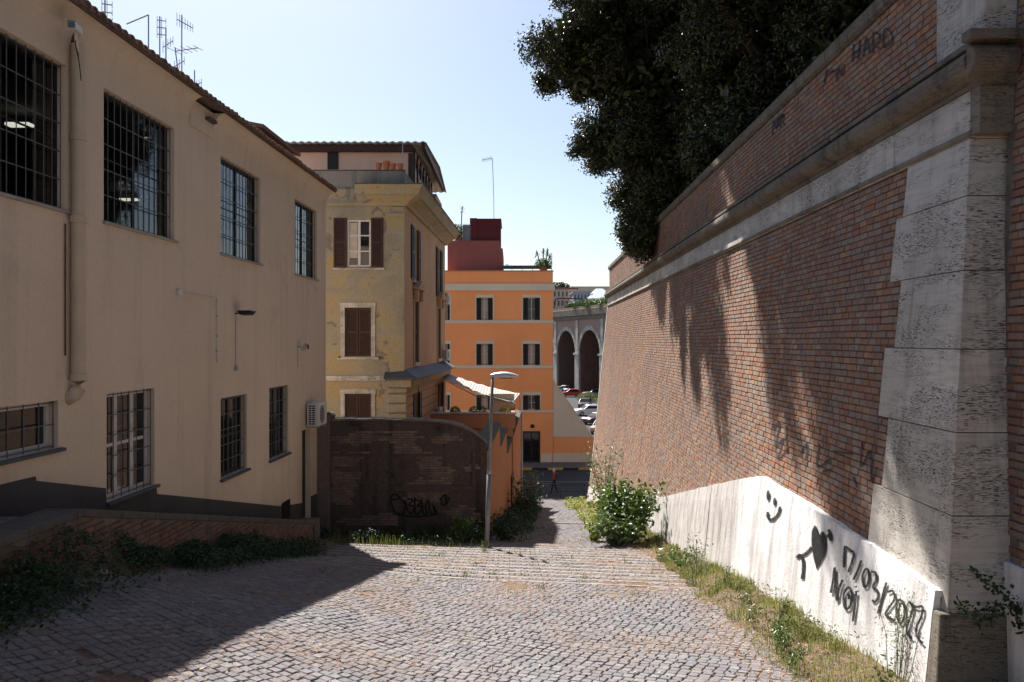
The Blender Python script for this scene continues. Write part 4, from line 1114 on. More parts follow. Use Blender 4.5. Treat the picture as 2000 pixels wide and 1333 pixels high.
# ------------------------------------------------------------------ orange side wall of the yards, stepping down
def sx(y): return -.75 + .058*(y-23.3)
SF = Fr((-.75-.058*23.3,0,0), (.058,1,0), Vector((1,-.058,0)).normalized())
sw = empty('orange_side_wall', (sx(30),30,-7), 'faded orange yard side wall stepping downhill with sawtooth top', 'wall')
for i, (a, b, za, zb) in enumerate(((23.32,28.8,-3.22,-3.02),(28.81,32.6,-3.80,-3.62),(32.61,44.5,-4.6,-3.95))):
    mb = MB(); mb.hexa([SF(a,-11,0),SF(b,-11,0),SF(b,-11,-.35),SF(a,-11,-.35),SF(a,za,0),SF(b,zb,0),SF(b,zb,-.35),SF(a,za,-.35)]); mb.build('wall_panel', M['orange_dirty'], sw)
    mb = MB(); n = 14
    for k in range(n):
        p = a + (b-a)*k/n; q = a + (b-a)*(k+1)/n - .01; zp = za+(zb-za)*k/n; zq = za+(zb-za)*(k+1)/n
        mb.hexa([SF(p,zp+.004,.05),SF(q,zq+.004,.05),SF(q,zq+.02,-.42),SF(p,zp+.02,-.42),SF(p,zp+.05,.05),SF(q,zq+.05,.05),SF(q,zq+.16,-.42),SF(p,zp+.16,-.42)])
    mb.build('tile_capping', M['concrete_old'], sw)
mb = MB(); mb.fbox(SF, 35.2, 36.6, -8.4, -6.0, .002, .06); mb.build('gate', M['rust'], sw)
mb = MB(); mb.tube([SF(44.3,-3.9,.08), SF(44.3,-9.2,.08)], .05, 8); mb.build('drainpipe', M['galv'], sw)
mb = MB(); mb.box(-5.5,sx(44.5)-.4,44.1,44.5,-11,-4.0); mb.build('end_wall', M['orange_dirty'], sw)
# planted terrace with pots
tr = empty('roof_terrace', (-1.8,36,-3.4), 'small roof terrace with brown parapet below the striped awning', 'terrace')
mb = MB(); mb.box(-4.5,.05,36.0,42.5,-10,-3.95); mb.build('terrace_block', M['orange_dirty'], tr)
mb = MB(); mb.box(-3.7,.15,35.85,36.05,-3.94,-3.28); mb.box(-.05,.15,36.06,42.5,-3.94,-3.28); bevel(mb.build('parapet', M['orange_dirty'], tr), .02)
mb = MB(); mb.box(-3.75,.2,35.80,36.1,-3.279,-3.22); bevel(mb.build('parapet_cap', M['travertine'], tr), .01)
for k in range(8):
    mb = MB(); mb.box(-3.6+k*.45, -3.2+k*.45, 36.12, 36.16, -3.9, -3.3); 
mb = MB(); mb.box(-1.1,.1,38.6,38.75,-3.94,-2.55); mb.build('low_partition', M['beige'], tr)
# ------------------------------------------------------------------ the peeling yellow building
YF = 31.0
FF = Fr((0,YF,0), (1,0,0), (0,-1,0))
YX = -4.18; KY = .0386
SFy = Fr((YX - KY*YF,0,0), (KY,1,0), Vector((1,-KY,0)).normalized())
yb = empty('yellow_building', (-6,34,-8), 'peeling yellow ochre house with brown shutters and a rooftop attic, beyond the yard wall', 'building')
def fx(px, o=0.0): return (px-CX)/F*(YF-o)
def fz(py, o=0.0): return (CY-py)/F*(YF-o)
def sY(px, o=0.0): return (5.377-o)*F/(1060-px)       # depth on the side wall
YBK = 43.8
W1 = (fx(678),fx(724),fz(522),fz(430)); W2 = (fx(674),fx(725),fz(697),fz(602)); W3 = (fx(674),fx(725),fz(870),fz(770))
facade('wall', FF, -8.6, YX, -10.5, 6.0, [W1,W2,W3], M['yellow'], yb, .2)
S1 = (33.1,34.0,fz(522),fz(440)); 
side_w = [(33.0,34.1,2.55,4.75),(40.6,41.7,2.3,4.75),(33.2,34.4,-.9,1.7),(40.6,41.8,-.9,1.7),(33.2,34.2,-4.9,-2.2),(41.0,42.2,-4.9,-2.2)]
facade('side_wall', SFy, YF, YBK, -10.5, 6.0, side_w, M['side_ochre'], yb, .2)
mb = MB(); mb.box(-8.8,-8.6,YF,YBK,-10.5,6); mb.box(-8.6,YX-KY*0+.35,YBK-.2,YBK,-10.5,5.9); mb.box(-8.6,-4.25,31.3,YBK-.3,5.85,6.0); mb.build('back_walls', M['side_ochre'], yb)
# upper window: white casement, shutters folded back
w = window(FF, *W1, yb, .06, M['white_frame'], M['dark_glass'], 2, 3, .07, .05)
g = MB(); g.fbox(FF, W1[0]+.08, (W1[0]+W1[1])/2-.07, W1[2]+.35, W1[3]-.1, -.085, -.08); g.build('curtain', M['curtain'], w)
for a, b in ((652,677),(725,748)): shutter(FF, fx(a), fx(b), fz(523), fz(427), .0+.012, .055, M['brown_wood'], yb)
for (a, b, c, d) in (W2, W3):
    m_ = (a+b)/2
    shutter(FF, a+.01, m_-.012, c+.01, d-.01, -.10, -.05, M['brown_wood'], yb); shutter(FF, m_+.012, b-.01, c+.01, d-.01, -.10, -.05, M['brown_wood'], yb)
    g = MB(); g.fbox(FF, a, b, c, d, -.19, -.18); g.build('window_backing', M['black_wood'], yb)
    mb = MB(); e = .17
    mb.fbox(FF,a-e,a,c-.02,d+.002,.0,.05); mb.fbox(FF,b,b+e,c-.02,d+.002,.0,.05); mb.fbox(FF,a-e-.02,b+e+.02,d+.003,d+.20,.0,.06)
    bevel(mb.build('stone_surround', M['travertine'], yb), .01)
mb = MB(); mb.fbox(FF, W1[0]-.55, W1[1]+.55, fz(524)-.07, fz(524)-.01, .0, .07); mb.fbox(FF, W2[0]-.3, W2[1]+.3, W2[2]-.12, W2[2]-.03, .0, .07); bevel(mb.build('window_sill', M['travertine'], yb), .01)
mb = MB()
for a in (662, 741): mb.fbox(FF, fx(a), fx(a)+.07, fz(700), fz(700)+.06, .051, .14)
mb.build('shutter_stay', M['rust'], yb)
# corner pilaster, string course, rustication
mb = MB(); mb.fbox(FF, fx(760), YX+.0, fz(735), fz(405), .0, .06); mb.build('pilaster', M['yellow'], yb)
mb = MB(); mb.fbox(FF, fx(757), YX+.03, fz(425), fz(418), .0, .12); mb.fbox(FF, fx(757), YX+.03, fz(398), fz(392), .061, .14); bevel(mb.build('capital_moulding', M['yellow'], yb), .012)
mb = MB(); mb.fbox(FF, -8.6, fx(753), fz(745), fz(735), .0, .09); bevel(mb.build('string_course', M['travertine'], yb), .01)
for k in range(6):
    z1 = fz(752)-k*.375; mb = MB(); mb.fbox(FF, fx(757), YX+.10, z1-.345, z1, .0, .10)
    mb.hexa([(YX-.01,YF-.10,z1-.345),(YX+.10,YF-.10,z1-.345),(YX+.12+.05,YF+1.4,z1-.345),(YX-.0,YF+1.4,z1-.345),(YX-.01,YF-.10,z1),(YX+.10,YF-.10,z1),(YX+.12+.05,YF+1.4,z1),(YX-.0,YF+1.4,z1)])
    mb.v = mb.v[:8]; mb.f = mb.f[:6]; mb.m = mb.m[:6]
    bevel(mb.build('rusticated_block', M['yellow'], yb), .03)
for k in range(7):
    z1 = fz(760)-k*.375; mb = MB(); segs = [(YF+.05,33.05),(34.35,38.4),(38.42,40.85),(42.35,YBK)]
    for a, b in segs:
        mb = MB(); mb.fbox(SFy, a, b, z1-.35, z1, .0, .06); bevel(mb.build('rusticated_band', M['side_ochre'], yb), .025)
# slate ledge round the corner
mb = MB()
mb.hexa([(fx(755),YF-.0,fz(741)),(YX+.55,YF-.45,fz(741)),(YX+.0,YF+.0,fz(741)),(fx(755),YF,fz(741)),(fx(765),YF-.0,fz(722)),(YX+.5,YF-.42,fz(736)),(YX,YF,fz(715)),(fx(765),YF,fz(722))])
mb2 = MB(); mb2.hexa([(YX+.55,YF-.45,-1.48),(YX+.55+KY*13.2,YBK+.2,-1.48),(YX+KY*13,YBK+.2,-1.48),(YX,YF,-1.48),(YX+.55,YF-.45,-1.43),(YX+.55+KY*13.2,YBK+.2,-1.43),(YX+KY*13,YBK+.2,-1.1),(YX,YF,-1.1)])
mb2.hexa([(fx(752),YF-.40,-1.48),(YX+.545,YF-.45,-1.48),(YX-.01,YF-.005,-1.48),(fx(752),YF-.005,-1.48),(fx(752),YF-.40,-1.43),(YX+.545,YF-.45,-1.43),(YX-.01,YF-.005,-1.12),(fx(752),YF-.005,-1.2)])
mb2.build('slate_ledge', M['slate'], yb)
mb = MB(); mb.fbox(FF, fx(757), YX+.3, -1.80, -1.485, .0, .28); mb.fbox(SFy, YF+.01, YBK, -1.80, -1.485, .0, .33); mb.fbox(SFy, YF+.01, YBK, -2.02, -1.805, .0, .14); mb.fbox(FF, fx(762), YX+.12, -2.0, -1.81, .0, .13)
bevel(mb.build('ledge_moulding', M['yellow'], yb), .03, 2)
# main cornice, mitred
def corn(z0, z1, o0, o1, mat, nm='cornice'):
    mb = MB()
    A = [(fx(700) if o1 > .4 else -8.6, YF-o0, z0),(YX+o0, YF-o0, z0),(YX+o0+KY*13, YBK+.1, z0),(YX-.3, YBK+.1, z0),(YX-.3, YF+.3, z0),(fx(700) if o1 > .4 else -8.6, YF+.3, z0)]
    B = [(A[0][0], YF-o1, z1),(YX+o1, YF-o1, z1),(YX+o1+KY*13, YBK+.1, z1),(YX-.3, YBK+.1, z1),(YX-.3, YF+.3, z1),(A[5][0], YF+.3, z1)]
    mb.prism(A, B); return mb.build(nm, mat, yb)
corn(5.25, 5.37, .10, .16, M['yellow']); corn(5.373, 5.60, .16, .50, M['yellow']); corn(5.603, 5.80, .60, .68, M['yellow']); corn(5.803, 5.95, .68, .80, M['yellow'])
corn(5.953, 5.99, .84, .84, M['concrete_old'], 'cornice_capping')
mb = MB(); mb.fbox(FF, -8.6, fx(760), 5.35, 5.9, .0, .12); mb.build('fascia_band', M['yellow'], yb)
# side windows: shutters, surrounds, pediments
for i, (a, b, c, d) in enumerate(side_w):
    g = MB(); g.fbox(SFy, a, b, c, d, -.19, -.18); g.build('window_backing', M['dark_glass'], yb)
    if i < 4:
        m_ = (a+b)/2
        if i < 2:
            shutter(SFy, a-.55, a-.01, c, d, .03, .075, M['black_wood'], yb); shutter(SFy, b+.01, b+.55, c, d, .03, .075, M['black_wood'], yb)
            mb = MB(); mb.fbox(SFy, m_-.04, m_+.04, c, d, -.12, -.06); ringframe(mb, SFy, a, b, c, d, .06, -.12, -.06); mb.build('window', M['white_frame'], yb)
        else:
            shutter(SFy, a+.01, m_-.01, c, d, -.08, -.03, M['black_wood'], yb); shutter(SFy, m_+.01, b-.01, c, d, -.08, -.03, M['black_wood'], yb)
            mb = MB(); mb.fbox(SFy, a-.18, a, c-.02, d, .0, .05); mb.fbox(SFy, b, b+.18, c-.02, d, .0, .05)
            mb.fbox(SFy, a-.16, a+.10, d+.003, d+.45, .05, .22); mb.fbox(SFy, b-.10, b+.16, d+.003, d+.45, .05, .22); mb.fbox(SFy, a-.3, b+.3, d+.453, d+.58, .0, .30)
            mb.prism([SFy(a-.32,d+.583,0),SFy(b+.32,d+.583,0),SFy(m_,d+.85,0)], [SFy(a-.32,d+.583,.3),SFy(b+.32,d+.583,.3),SFy(m_,d+.85,.26)])
            bevel(mb.build('pediment', M['side_ochre'], yb), .02)
        mb = MB(); mb.fbox(SFy, a-.15, b+.15, c-.12, c-.01, .0, .10); mb.build('window_sill', M['travertine'], yb)
    else:
        shutter(SFy, a-.5, a-.01, c, d, .07, .11, M['black_wood'], yb); shutter(SFy, b+.01, b+.5, c, d, .07, .11, M['black_wood'], yb)
# attic
AY = 34.0
AF = Fr((0,AY,0), (1,0,0), (0,-1,0))
mb = MB(); mb.box(-10.5, -4.22, AY, 42.5, 5.99, 8.25); mb.build('attic_wall', M['pink'], yb)
mb = MB(); mb.fbox(AF, (640-CX)/F*AY, (661-CX)/F*AY, 6.0, 8.24, .0, .05); mb.build('attic_door', M['black_wood'], yb)
mb = MB(); mb.fbox(AF, -10.6, -4.2, 8.04, 8.30, .05, .22); mb.fbox(AF, -4.42, -4.23, 6.0, 8.0, .0, .08); mb.build('timber_fascia', M['brown_wood'], yb)
for k in range(7):
    y = AY+.02+k*1.2; mb = MB(); mb.box(-4.219,-4.14,y,y+.14,6.0,8.2); mb.build('timber_post', M['black_wood'], yb)
mb = MB(); mb.box(-4.21,-4.16,AY+.2,42,7.5,7.9); mb.box(-4.21,-4.165,36,41.5,6.2,7.3); mb.build('veranda_glazing', M['dark_glass'], yb)
# corrugated roof: a real wave
xs = np.arange(-11.0, -3.6, .035); V = []; Fn = []
for x in xs:
    zz = 8.44 + .028*math.sin((x)/.16*2*pi*.5); V += [(x, AY-.40, zz-.03), (x, 40.0, zz+.35), (x, 44.0, zz-.2)]
for i in range(len(xs)-1): Fn += [(3*i,3*i+3,3*i+4,3*i+1),(3*i+1,3*i+4,3*i+5,3*i+2)]
o = link('corrugated_roof', npmesh('corrugated_roof', np.array(V), Fn, M['corrugated'], smooth=True), yb); md = o.modifiers.new('t','SOLIDIFY'); md.thickness = .03; md.offset = -1
mb = MB(); mb.box(-3.82,-3.68,33.7,43.6,8.16,8.38); mb.build('eave_board', M['brown_wood'], yb)

mb = MB(); mb.box(-3.95,-3.75,39.5,42.6,6.0,7.3); mb.build('rear_attic_wall', M['side_ochre'], yb)
# roof terrace parapet
mb = MB(); mb.box(-8.9, fx(790)+.0, YF+.0, YF+.16, 5.995, 6.62); mb.hexa([(fx(790)-.16,YF+.161,5.995),(fx(790),YF+.161,5.995),(fx(790)+.35,42,5.995),(fx(790)+.19,42,5.995),(fx(790)-.16,YF+.161,6.62),(fx(790),YF+.161,6.62),(fx(790)+.35,42,6.62),(fx(790)+.19,42,6.62)])
mb.build('terrace_parapet', M['parapet_concrete'], yb)
mb = MB(); mb.box(-8.9, fx(790)+.02, YF-.03, YF+.19, 6.623, 6.67); bevel(mb.build('parapet_cap', M['concrete_old'], yb), .01)
# flower pots on the parapet
def pot(x, y, z, r, h, lab, group, plant=None, ls=.06, n=60):
    t_ = empty('flower_pot', (x,y,z), lab, 'flower pot', group)
    mb = MB(); mb.lathe((x,y,z), [(r*.7,0),(r*.93,h*.8),(r*1.05,h*.8),(r*1.05,h),(r*.9,h)], 12); mb.build('pot', M['terracotta'], t_)
    if plant:
        leaves_obj('foliage', (x,y,z+h), (r*1.5,r*1.5,h*.9), n, (ls, ls*.5), M[plant], t_, 2.0)
    return t_
def leaf_arrays(c, n, size, up_bias=.3, outward=None):
    """c (n,3) centres -> folded leaf quads"""
    a = rng.normal(size=(n,3)); a[:,2] += 0; a /= np.linalg.norm(a, axis=1)[:,None]
    nn = rng.normal(size=(n,3)); nn[:,2] += up_bias*2
    if outward is not None: nn += outward*1.2
    nn /= np.linalg.norm(nn, axis=1)[:,None]
    p = np.cross(nn, a); p /= (np.linalg.norm(p, axis=1)[:,None]+1e-9); a = np.cross(p, nn)
    L = size[0]*rng.uniform(.6, 1.25, n)[:,None]*.5; W = size[1]*rng.uniform(.7, 1.2, n)[:,None]*.5
    V = np.stack([c-a*L, c+p*W-a*L*.1+nn*W*.35, c+a*L, c-p*W-a*L*.1+nn*W*.35], 1).reshape(-1,3)
    return V
def leaves_obj(name, c, r, n, size, mat, parent, shell=1.0, mats=None):
    d = rng.normal(size=(n,3)); d /= np.linalg.norm(d, axis=1)[:,None]; q = rng.uniform(0,1,n)[:,None]**(1/3/shell*1.0)
    pts = np.array(c) + d*q*np.array(r)
    V = leaf_arrays(pts, n, size, outward=d)
    return link(name, npmesh(name, V, np.arange(n*4).reshape(-1,4), mat), parent)
for i, (px, r, h, lb_, pl) in enumerate(((739,.13,.26,'terracotta pot leftmost on the roof terrace parapet', 'dry_grass'),(754,.15,.34,'tallest terracotta pot on the roof terrace parapet', None),(767,.13,.24,'terracotta pot third from the left on the roof terrace parapet','dry_grass'),(781,.13,.24,'terracotta pot rightmost on the roof terrace parapet','dry_grass'))):
    pot(fx(px), YF+.08, 6.67, r, h, lb_, 'terracotta pots on the parapet', None)
aerial(fx(783), YF+.5, 6.1, 7.9, 'none', 'thin bare pole standing on the roof terrace of the yellow house', name='pole', r=.02)
aircon(SFy, 42.3, 1.95, .85, .6, .3, True, 'air conditioner high on the side of the yellow house below the upper window')
aircon(SFy, 42.3, -1.05, .85, .6, .3, True, 'air conditioner just above the slate ledge on the side of the yellow house')
aircon(SFy, 38.8, -4.0, .95, .75, .34, True, 'air conditioner beside the ground floor door of the yellow house')

# striped awning over the terrace
aw = empty('awning', P(880, 740, 34), 'striped pale canvas awning sloping down over the roof terrace', 'awning')
A0, A1 = P(872, 730, 43.6), P(866, 741, 39.8)
B0, B1 = P(1015, 770, 42.2), P(1001, 787, 37.8)
V = []; n = 14; m_ = 8
for i in range(n+1):
    for j in range(m_+1):
        t_ = i/n; s_ = j/m_; p = A0.lerp(A1, s_).lerp(B0.lerp(B1, s_), t_); p.z -= .05*sin(pi*s_) + .10*sin(pi*t_) - .03*sin(t_*40); V.append(tuple(p))
Fn = [(i*(m_+1)+j,(i+1)*(m_+1)+j,(i+1)*(m_+1)+j+1,i*(m_+1)+j+1) for i in range(n) for j in range(m_)]
o = link('canvas', npmesh('canvas', np.array(V), Fn, M['awning'], smooth=True), aw); md = o.modifiers.new('t','SOLIDIFY'); md.thickness = .012
mb = MB(); mb.tube([B0, B1], .03, 8); mb.build('front_bar', M['galv'], aw)
for q, (a, b) in enumerate(((A0, B0), (A1, B1))):
    mb = MB(); mb.tube([a - Vector((0,0,.03)), a.lerp(b,.5) - Vector((0,0,.30)), b - Vector((0,0,.02))], .022, 6); mb.build('arm', M['galv'], aw)
mb = MB(); mb.tube([B1, B1 - Vector((.1,-.3,.9))], .02, 6); mb.build('prop', M['galv'], aw)
mb = MB(); mb.tube([B0, B0 + Vector((.02,.1,-1.0))], .02, 6); mb.build('prop', M['galv'], aw)
# terrace plants
for i, (px, mt, n_, r_, lab) in enumerate(((888,'bush_leaf',260,.38,'bushy green potted plant at the left end of the terrace parapet'),(925,'bush_leaf',200,.33,'green potted plant second from the left on the terrace parapet'),(942,'dark_weed',160,.3,'dark leaved potted plant beside the lamp post line on the terrace parapet'),(985,'yellow_leaf',220,.34,'yellow green potted plant near the right end of the terrace parapet'))):
    x_ = (px-CX)/F*36
    pot(x_, 36.4, -3.5, .16, .28, lab, None, mt, .11, n_)

# ------------------------------------------------------------------ orange apartment house across the street
OY = 65.5
OF = Fr((0,OY,0), (1,0,0), (0,-1,0))
ox = lambda px: (px-CX)/F*OY
oz = lambda py: (CY-py)/F*OY
ob = empty('orange_building', (ox(980),OY+3,-10), 'bright orange apartment house with beige bands and dark shutters across the street', 'building')
OW = []
for px0, px1 in ((866,876),(933,960),(1024,1052)):
    for y0, y1 in ((580,626),(670,714),(770,801)):
        OW.append((ox(px0),ox(px1),oz(y1),oz(y0)))
ODR = (ox(1021),ox(1055),-9.96,oz(843))
facade('wall', OF, ox(820), ox(1080), -10.4, oz(531), OW + [ODR], M['orange'], ob, .25)
mb = MB(); mb.box(ox(820),ox(1080)-.001,OY+.26,OY+12,-10.4,oz(531)-.3); mb.build('core', M['orange'], ob)
for i, (a, b, c, d) in enumerate(OW):
    w = window(OF, a+.08, b-.08, c, d-.12, ob, .14, M['white_frame'], M['dark_glass'], 2, 2, .05, .03)
    if i in (3,4,5,7): 
        g = MB(); g.fbox(OF, a+.15, b-.15, c+.1, d-.22, -.165, -.16); g.build('curtain', M['curtain'], w)
    sw_ = (b-a)*.30
    shutter(OF, a-.10, a+sw_-.05, c, d-.12, .03, .08, M['black_wood'], ob); shutter(OF, b-sw_+.05, b+.10, c, d-.12, .03, .08, M['black_wood'], ob)
    mb = MB(); e = .10; mb.fbox(OF,a-e-.06,b+e+.10,d-.10,d+.16,.0,.06); mb.fbox(OF,b+.105,b+.22,c,d-.101,.0,.05); mb.fbox(OF,a-.22,a-.105,c,d-.101,.0,.05)
    mb.build('stone_surround', M['beige'], ob)
for y0, y1, e in ((555,569,.22),(626,633,.10),(714,721,.12),(802,807,.08)):
    mb = MB(); mb.fbox(OF, ox(820), ox(1080)+e*.6, oz(y1), oz(y0), .0, e); bevel(mb.build('string_course', M['beige'], ob), .03)
mb = MB(); mb.fbox(OF, ox(820), ox(1080)+.05, oz(531), oz(529), -.3, .06); mb.build('parapet_cap', M['orange_dirty'], ob)
mb = MB(); mb.box(ox(820),ox(1080)-.001,OY+.27,OY+.5,oz(555),oz(531)-.01); mb.build('parapet', M['orange'], ob)
mb = MB(); mb.fbox(OF, ODR[0], ODR[1], ODR[2], ODR[3], -.24, -.2); dd = mb.build('door', M['dark_glass'], ob)
mb = MB(); ringframe(mb, OF, ODR[0], ODR[1], ODR[2], ODR[3], .12, -.2, .03); mb.fbox(OF, (ODR[0]+ODR[1])/2-.05, (ODR[0]+ODR[1])/2+.05, ODR[2]+.121, ODR[3]-.121, -.19, -.1); mb.build('door_frame', M['black_wood'], dd)
mb = MB(); mb.fbox(OF, ODR[1]+.05, ox(1078), -10.1, oz(887), .0, .05); mb.fbox(OF, ox(1000), ODR[0]-.05, -10.1, oz(887), .0, .05); mb.build('plinth', M['beige'], ob)
c_ = OF(ox(1040), oz(833), .05); mb = MB(); mb.lathe(c_+Vector((0,0,-.15)), [(.10,0),(.16,.08),(.16,.22),(.08,.30)], 8); mb.build('door_lamp', M['black_plastic'], ob)
# penthouse
PYY = OY + 1.2
px_ = lambda px: (px-CX)/F*PYY
pz_ = lambda py: (CY-py)/F*PYY
mb = MB(); mb.box(px_(874), px_(975), PYY, PYY+9, 5.0, pz_(471)); mb.build('penthouse_wall', M['maroon'], ob)
mb = MB(); mb.box(px_(975)+.001, px_(982), PYY-.05, PYY+9, 5.0, pz_(486)); mb.build('penthouse_buttress', M['maroon'], ob)
mb = MB(); mb.box(px_(930), px_(977), PYY+.6, PYY+6, pz_(471)+.002, pz_(428)); mb.box(px_(917), px_(931), PYY+.5, PYY+2, pz_(471)+.002, pz_(425)); mb.build('stair_head', M['maroon_dark'], ob)
mb = MB(); mb.box(px_(928), px_(979), PYY+.5, PYY+6.1, pz_(428)+.002, pz_(426)); mb.build('stair_head_cap', M['maroon_dark'], ob)
mb = MB(); mb.box(px_(903), px_(917), PYY+.55, PYY+.6, pz_(471), pz_(438))
mb.build('trellis_screen', M['slate'], ob)
mb = MB()
for k in range(7): mb.box(px_(903)+k*.1, px_(903)+k*.1+.03, PYY+.48, PYY+.545, pz_(471), pz_(436))
mb.build('trellis', M['galv'], ob)
rail = empty('roof_railing', (ox(1010), OY+.6, oz(531)), 'dark railing and beam along the roof edge of the orange house', 'railing')
mb = MB(); mb.box(px_(978), px_(1076), PYY-.6, PYY-.45, oz(525), oz(518)); mb.build('beam', M['slate'], rail)
mb = MB(); mb.tube([(px_(985), PYY, oz(520)), (px_(990), PYY, oz(514)), (px_(996), PYY, oz(520))], .04, 6); mb.build('hoop', M['galv'], rail)
for px in (983, 1000, 1020, 1040, 1060): 
    mb = MB(); mb.tube([(px_(px), PYY-.52, oz(531)), (px_(px), PYY-.52, oz(524))], .03, 6); mb.build('post', M['galv'], rail)
aerial(px_(1077), OY+.6, oz(531), oz(494), 'none', 'short thin pole at the right end of the orange house roof', name='pole', r=.035)
def tall_aerial():
    x_ = px_(964); z0 = pz_(428); z1 = pz_(302)
    t_ = empty('television_aerial', (x_, PYY+1.5, z0), 'tall slightly bent aerial mast on top of the maroon rooftop block', 'aerial')
    mb = MB(); mb.tube([(x_,PYY+1.5,z0),(x_-.02,PYY+1.5,z0+2),(x_-.07,PYY+1.5,z0+3.6),(x_-.14,PYY+1.5,z1)], .028, 6); mb.build('mast', M['galv'], t_)
    mb = MB(); a = Vector((x_-.14,PYY+1.5,z1)); d = Vector((-.95,.2,-.12)).normalized(); mb.tube([a, a+d*.95], .02, 6)
    for k in range(9): 
        q = a + d*(.08+.1*k); mb.tube([q+Vector((.03,-.2,.14)), q-Vector((.03,-.2,.14))], .012, 4)
    mb.build('antenna_head', M['galv'], t_)
tall_aerial()
# yucca like plants in tubs on the roof
def yucca(name, base, stems, lab, leaf=.42, mat='bush_leaf', skirt=0):
    t_ = empty(name, base, lab, 'plant')
    mb = MB(); mb.lathe(base, [(.28,0),(.36,.42),(.33,.42)], 10); mb.build('tub', M['terracotta'], t_)
    for (dx, dy, h) in stems:
        tip = Vector(base)+Vector((dx,dy,h)); mb = MB(); mb.tube([Vector(base)+Vector((dx*.3,dy*.3,.3)), Vector(base)+Vector((dx*.6,dy,h*.5)), tip], .05, 6); mb.build('stem', M['wood_stem'], t_)
        mb = MB()
        for k in range(34):
            a = random.uniform(0,2*pi); e = random.uniform(-.9,1.3); d = Vector((cos(a)*cos(e), sin(a)*cos(e), sin(e))); L = leaf*random.uniform(.7,1.1); s_ = d.cross(Vector((0,0,1))); s_ = s_.normalized()*.025 if s_.length > .05 else Vector((.025,0,0))
            o_ = tip - Vector((0,0,random.uniform(0,.45))); m_ = o_+d*L*.6; e_ = o_+d*L - Vector((0,0,L*.25))
            mb.poly([o_-s_, o_+s_, m_+s_, m_-s_]); mb.poly([m_-s_, m_+s_, e_])
        mb.build('leaf_rosette', M[mat], t_, fix=False)
    if skirt:
        leaves_obj('foliage', Vector(base)+Vector((0,0,.7)), (skirt, .6, .5), 500, (.35,.07), M['bush_leaf'], t_)
yucca('yucca_plant', (ox(1062), OY+.7, oz(531)), [(-.55,0,1.75),(0,.1,1.95),(.35,0,1.8),(.55,.2,1.4)], 'cluster of spiky yucca stems in a tub at the roof corner of the orange house', skirt=.75)
yucca('yucca_plant', (px_(897), PYY+1, pz_(471)), [(.18,0,3.0)], 'single tall yucca standing on the maroon rooftop block', .35, skirt=.0)
t_ = empty('roof_shrub', (px_(890), PYY+.8, pz_(471)), 'leafy green shrub beside the yucca on the maroon rooftop', 'shrub')
leaves_obj('foliage', Vector((px_(891), PYY+1, pz_(452))), (.7,.6,.75), 900, (.25,.07), M['bush_leaf'], t_)
mb = MB(); mb.tube([(px_(891), PYY+1, pz_(471)), (px_(891), PYY+1, pz_(452))], .05, 6); mb.build('stem', M['wood_stem'], t_)

# sloping beige ramp wall beside it
rmp = empty('ramp_wall', (ox(1110),OY,-10), 'beige and orange wall with a steeply sloping top beside the orange house', 'wall')
mb = MB(); q = [(ox(1081),oz(855)),(ox(1200),oz(855)),(ox(1156),oz(855)),(ox(1081),oz(745))]
mb.prism([(ox(1080.6),OY+.05,oz(855)),(ox(1190),OY+.05,oz(855)),(ox(1190),OY+.05,oz(905)),(ox(1080.6),OY+.05,oz(905))], [(ox(1080.6),OY+.45,oz(855)),(ox(1190),OY+.45,oz(855)),(ox(1190),OY+.45,oz(905)),(ox(1080.6),OY+.45,oz(905))]); mb.build('lower_wall', M['orange'], rmp)
mb = MB(); tri = [(ox(1080.6),oz(744)),(ox(1156),oz(854.6)),(ox(1080.6),oz(854.6))]
mb.prism([(a,OY+.03,b) for a,b in tri], [(a,OY+.45,b) for a,b in tri]); mb.build('sloping_wall', M['beige'], rmp)
mb = MB(); mb.hexa([(ox(1080.6),OY-.02,oz(744)),(ox(1157),OY-.02,oz(855)),(ox(1157),OY+.5,oz(855)),(ox(1080.6),OY+.5,oz(744)),(ox(1080.6),OY-.02,oz(742)),(ox(1157)+.05,OY-.02,oz(853)),(ox(1157)+.05,OY+.5,oz(853)),(ox(1080.6),OY+.5,oz(742))]); mb.build('sloping_cap', M['beige'], rmp)
mb = MB(); mb.box(ox(1080.6), ox(1190), OY-.01, OY+.04, -10.1, oz(886)); mb.build('plinth', M['beige'], rmp)

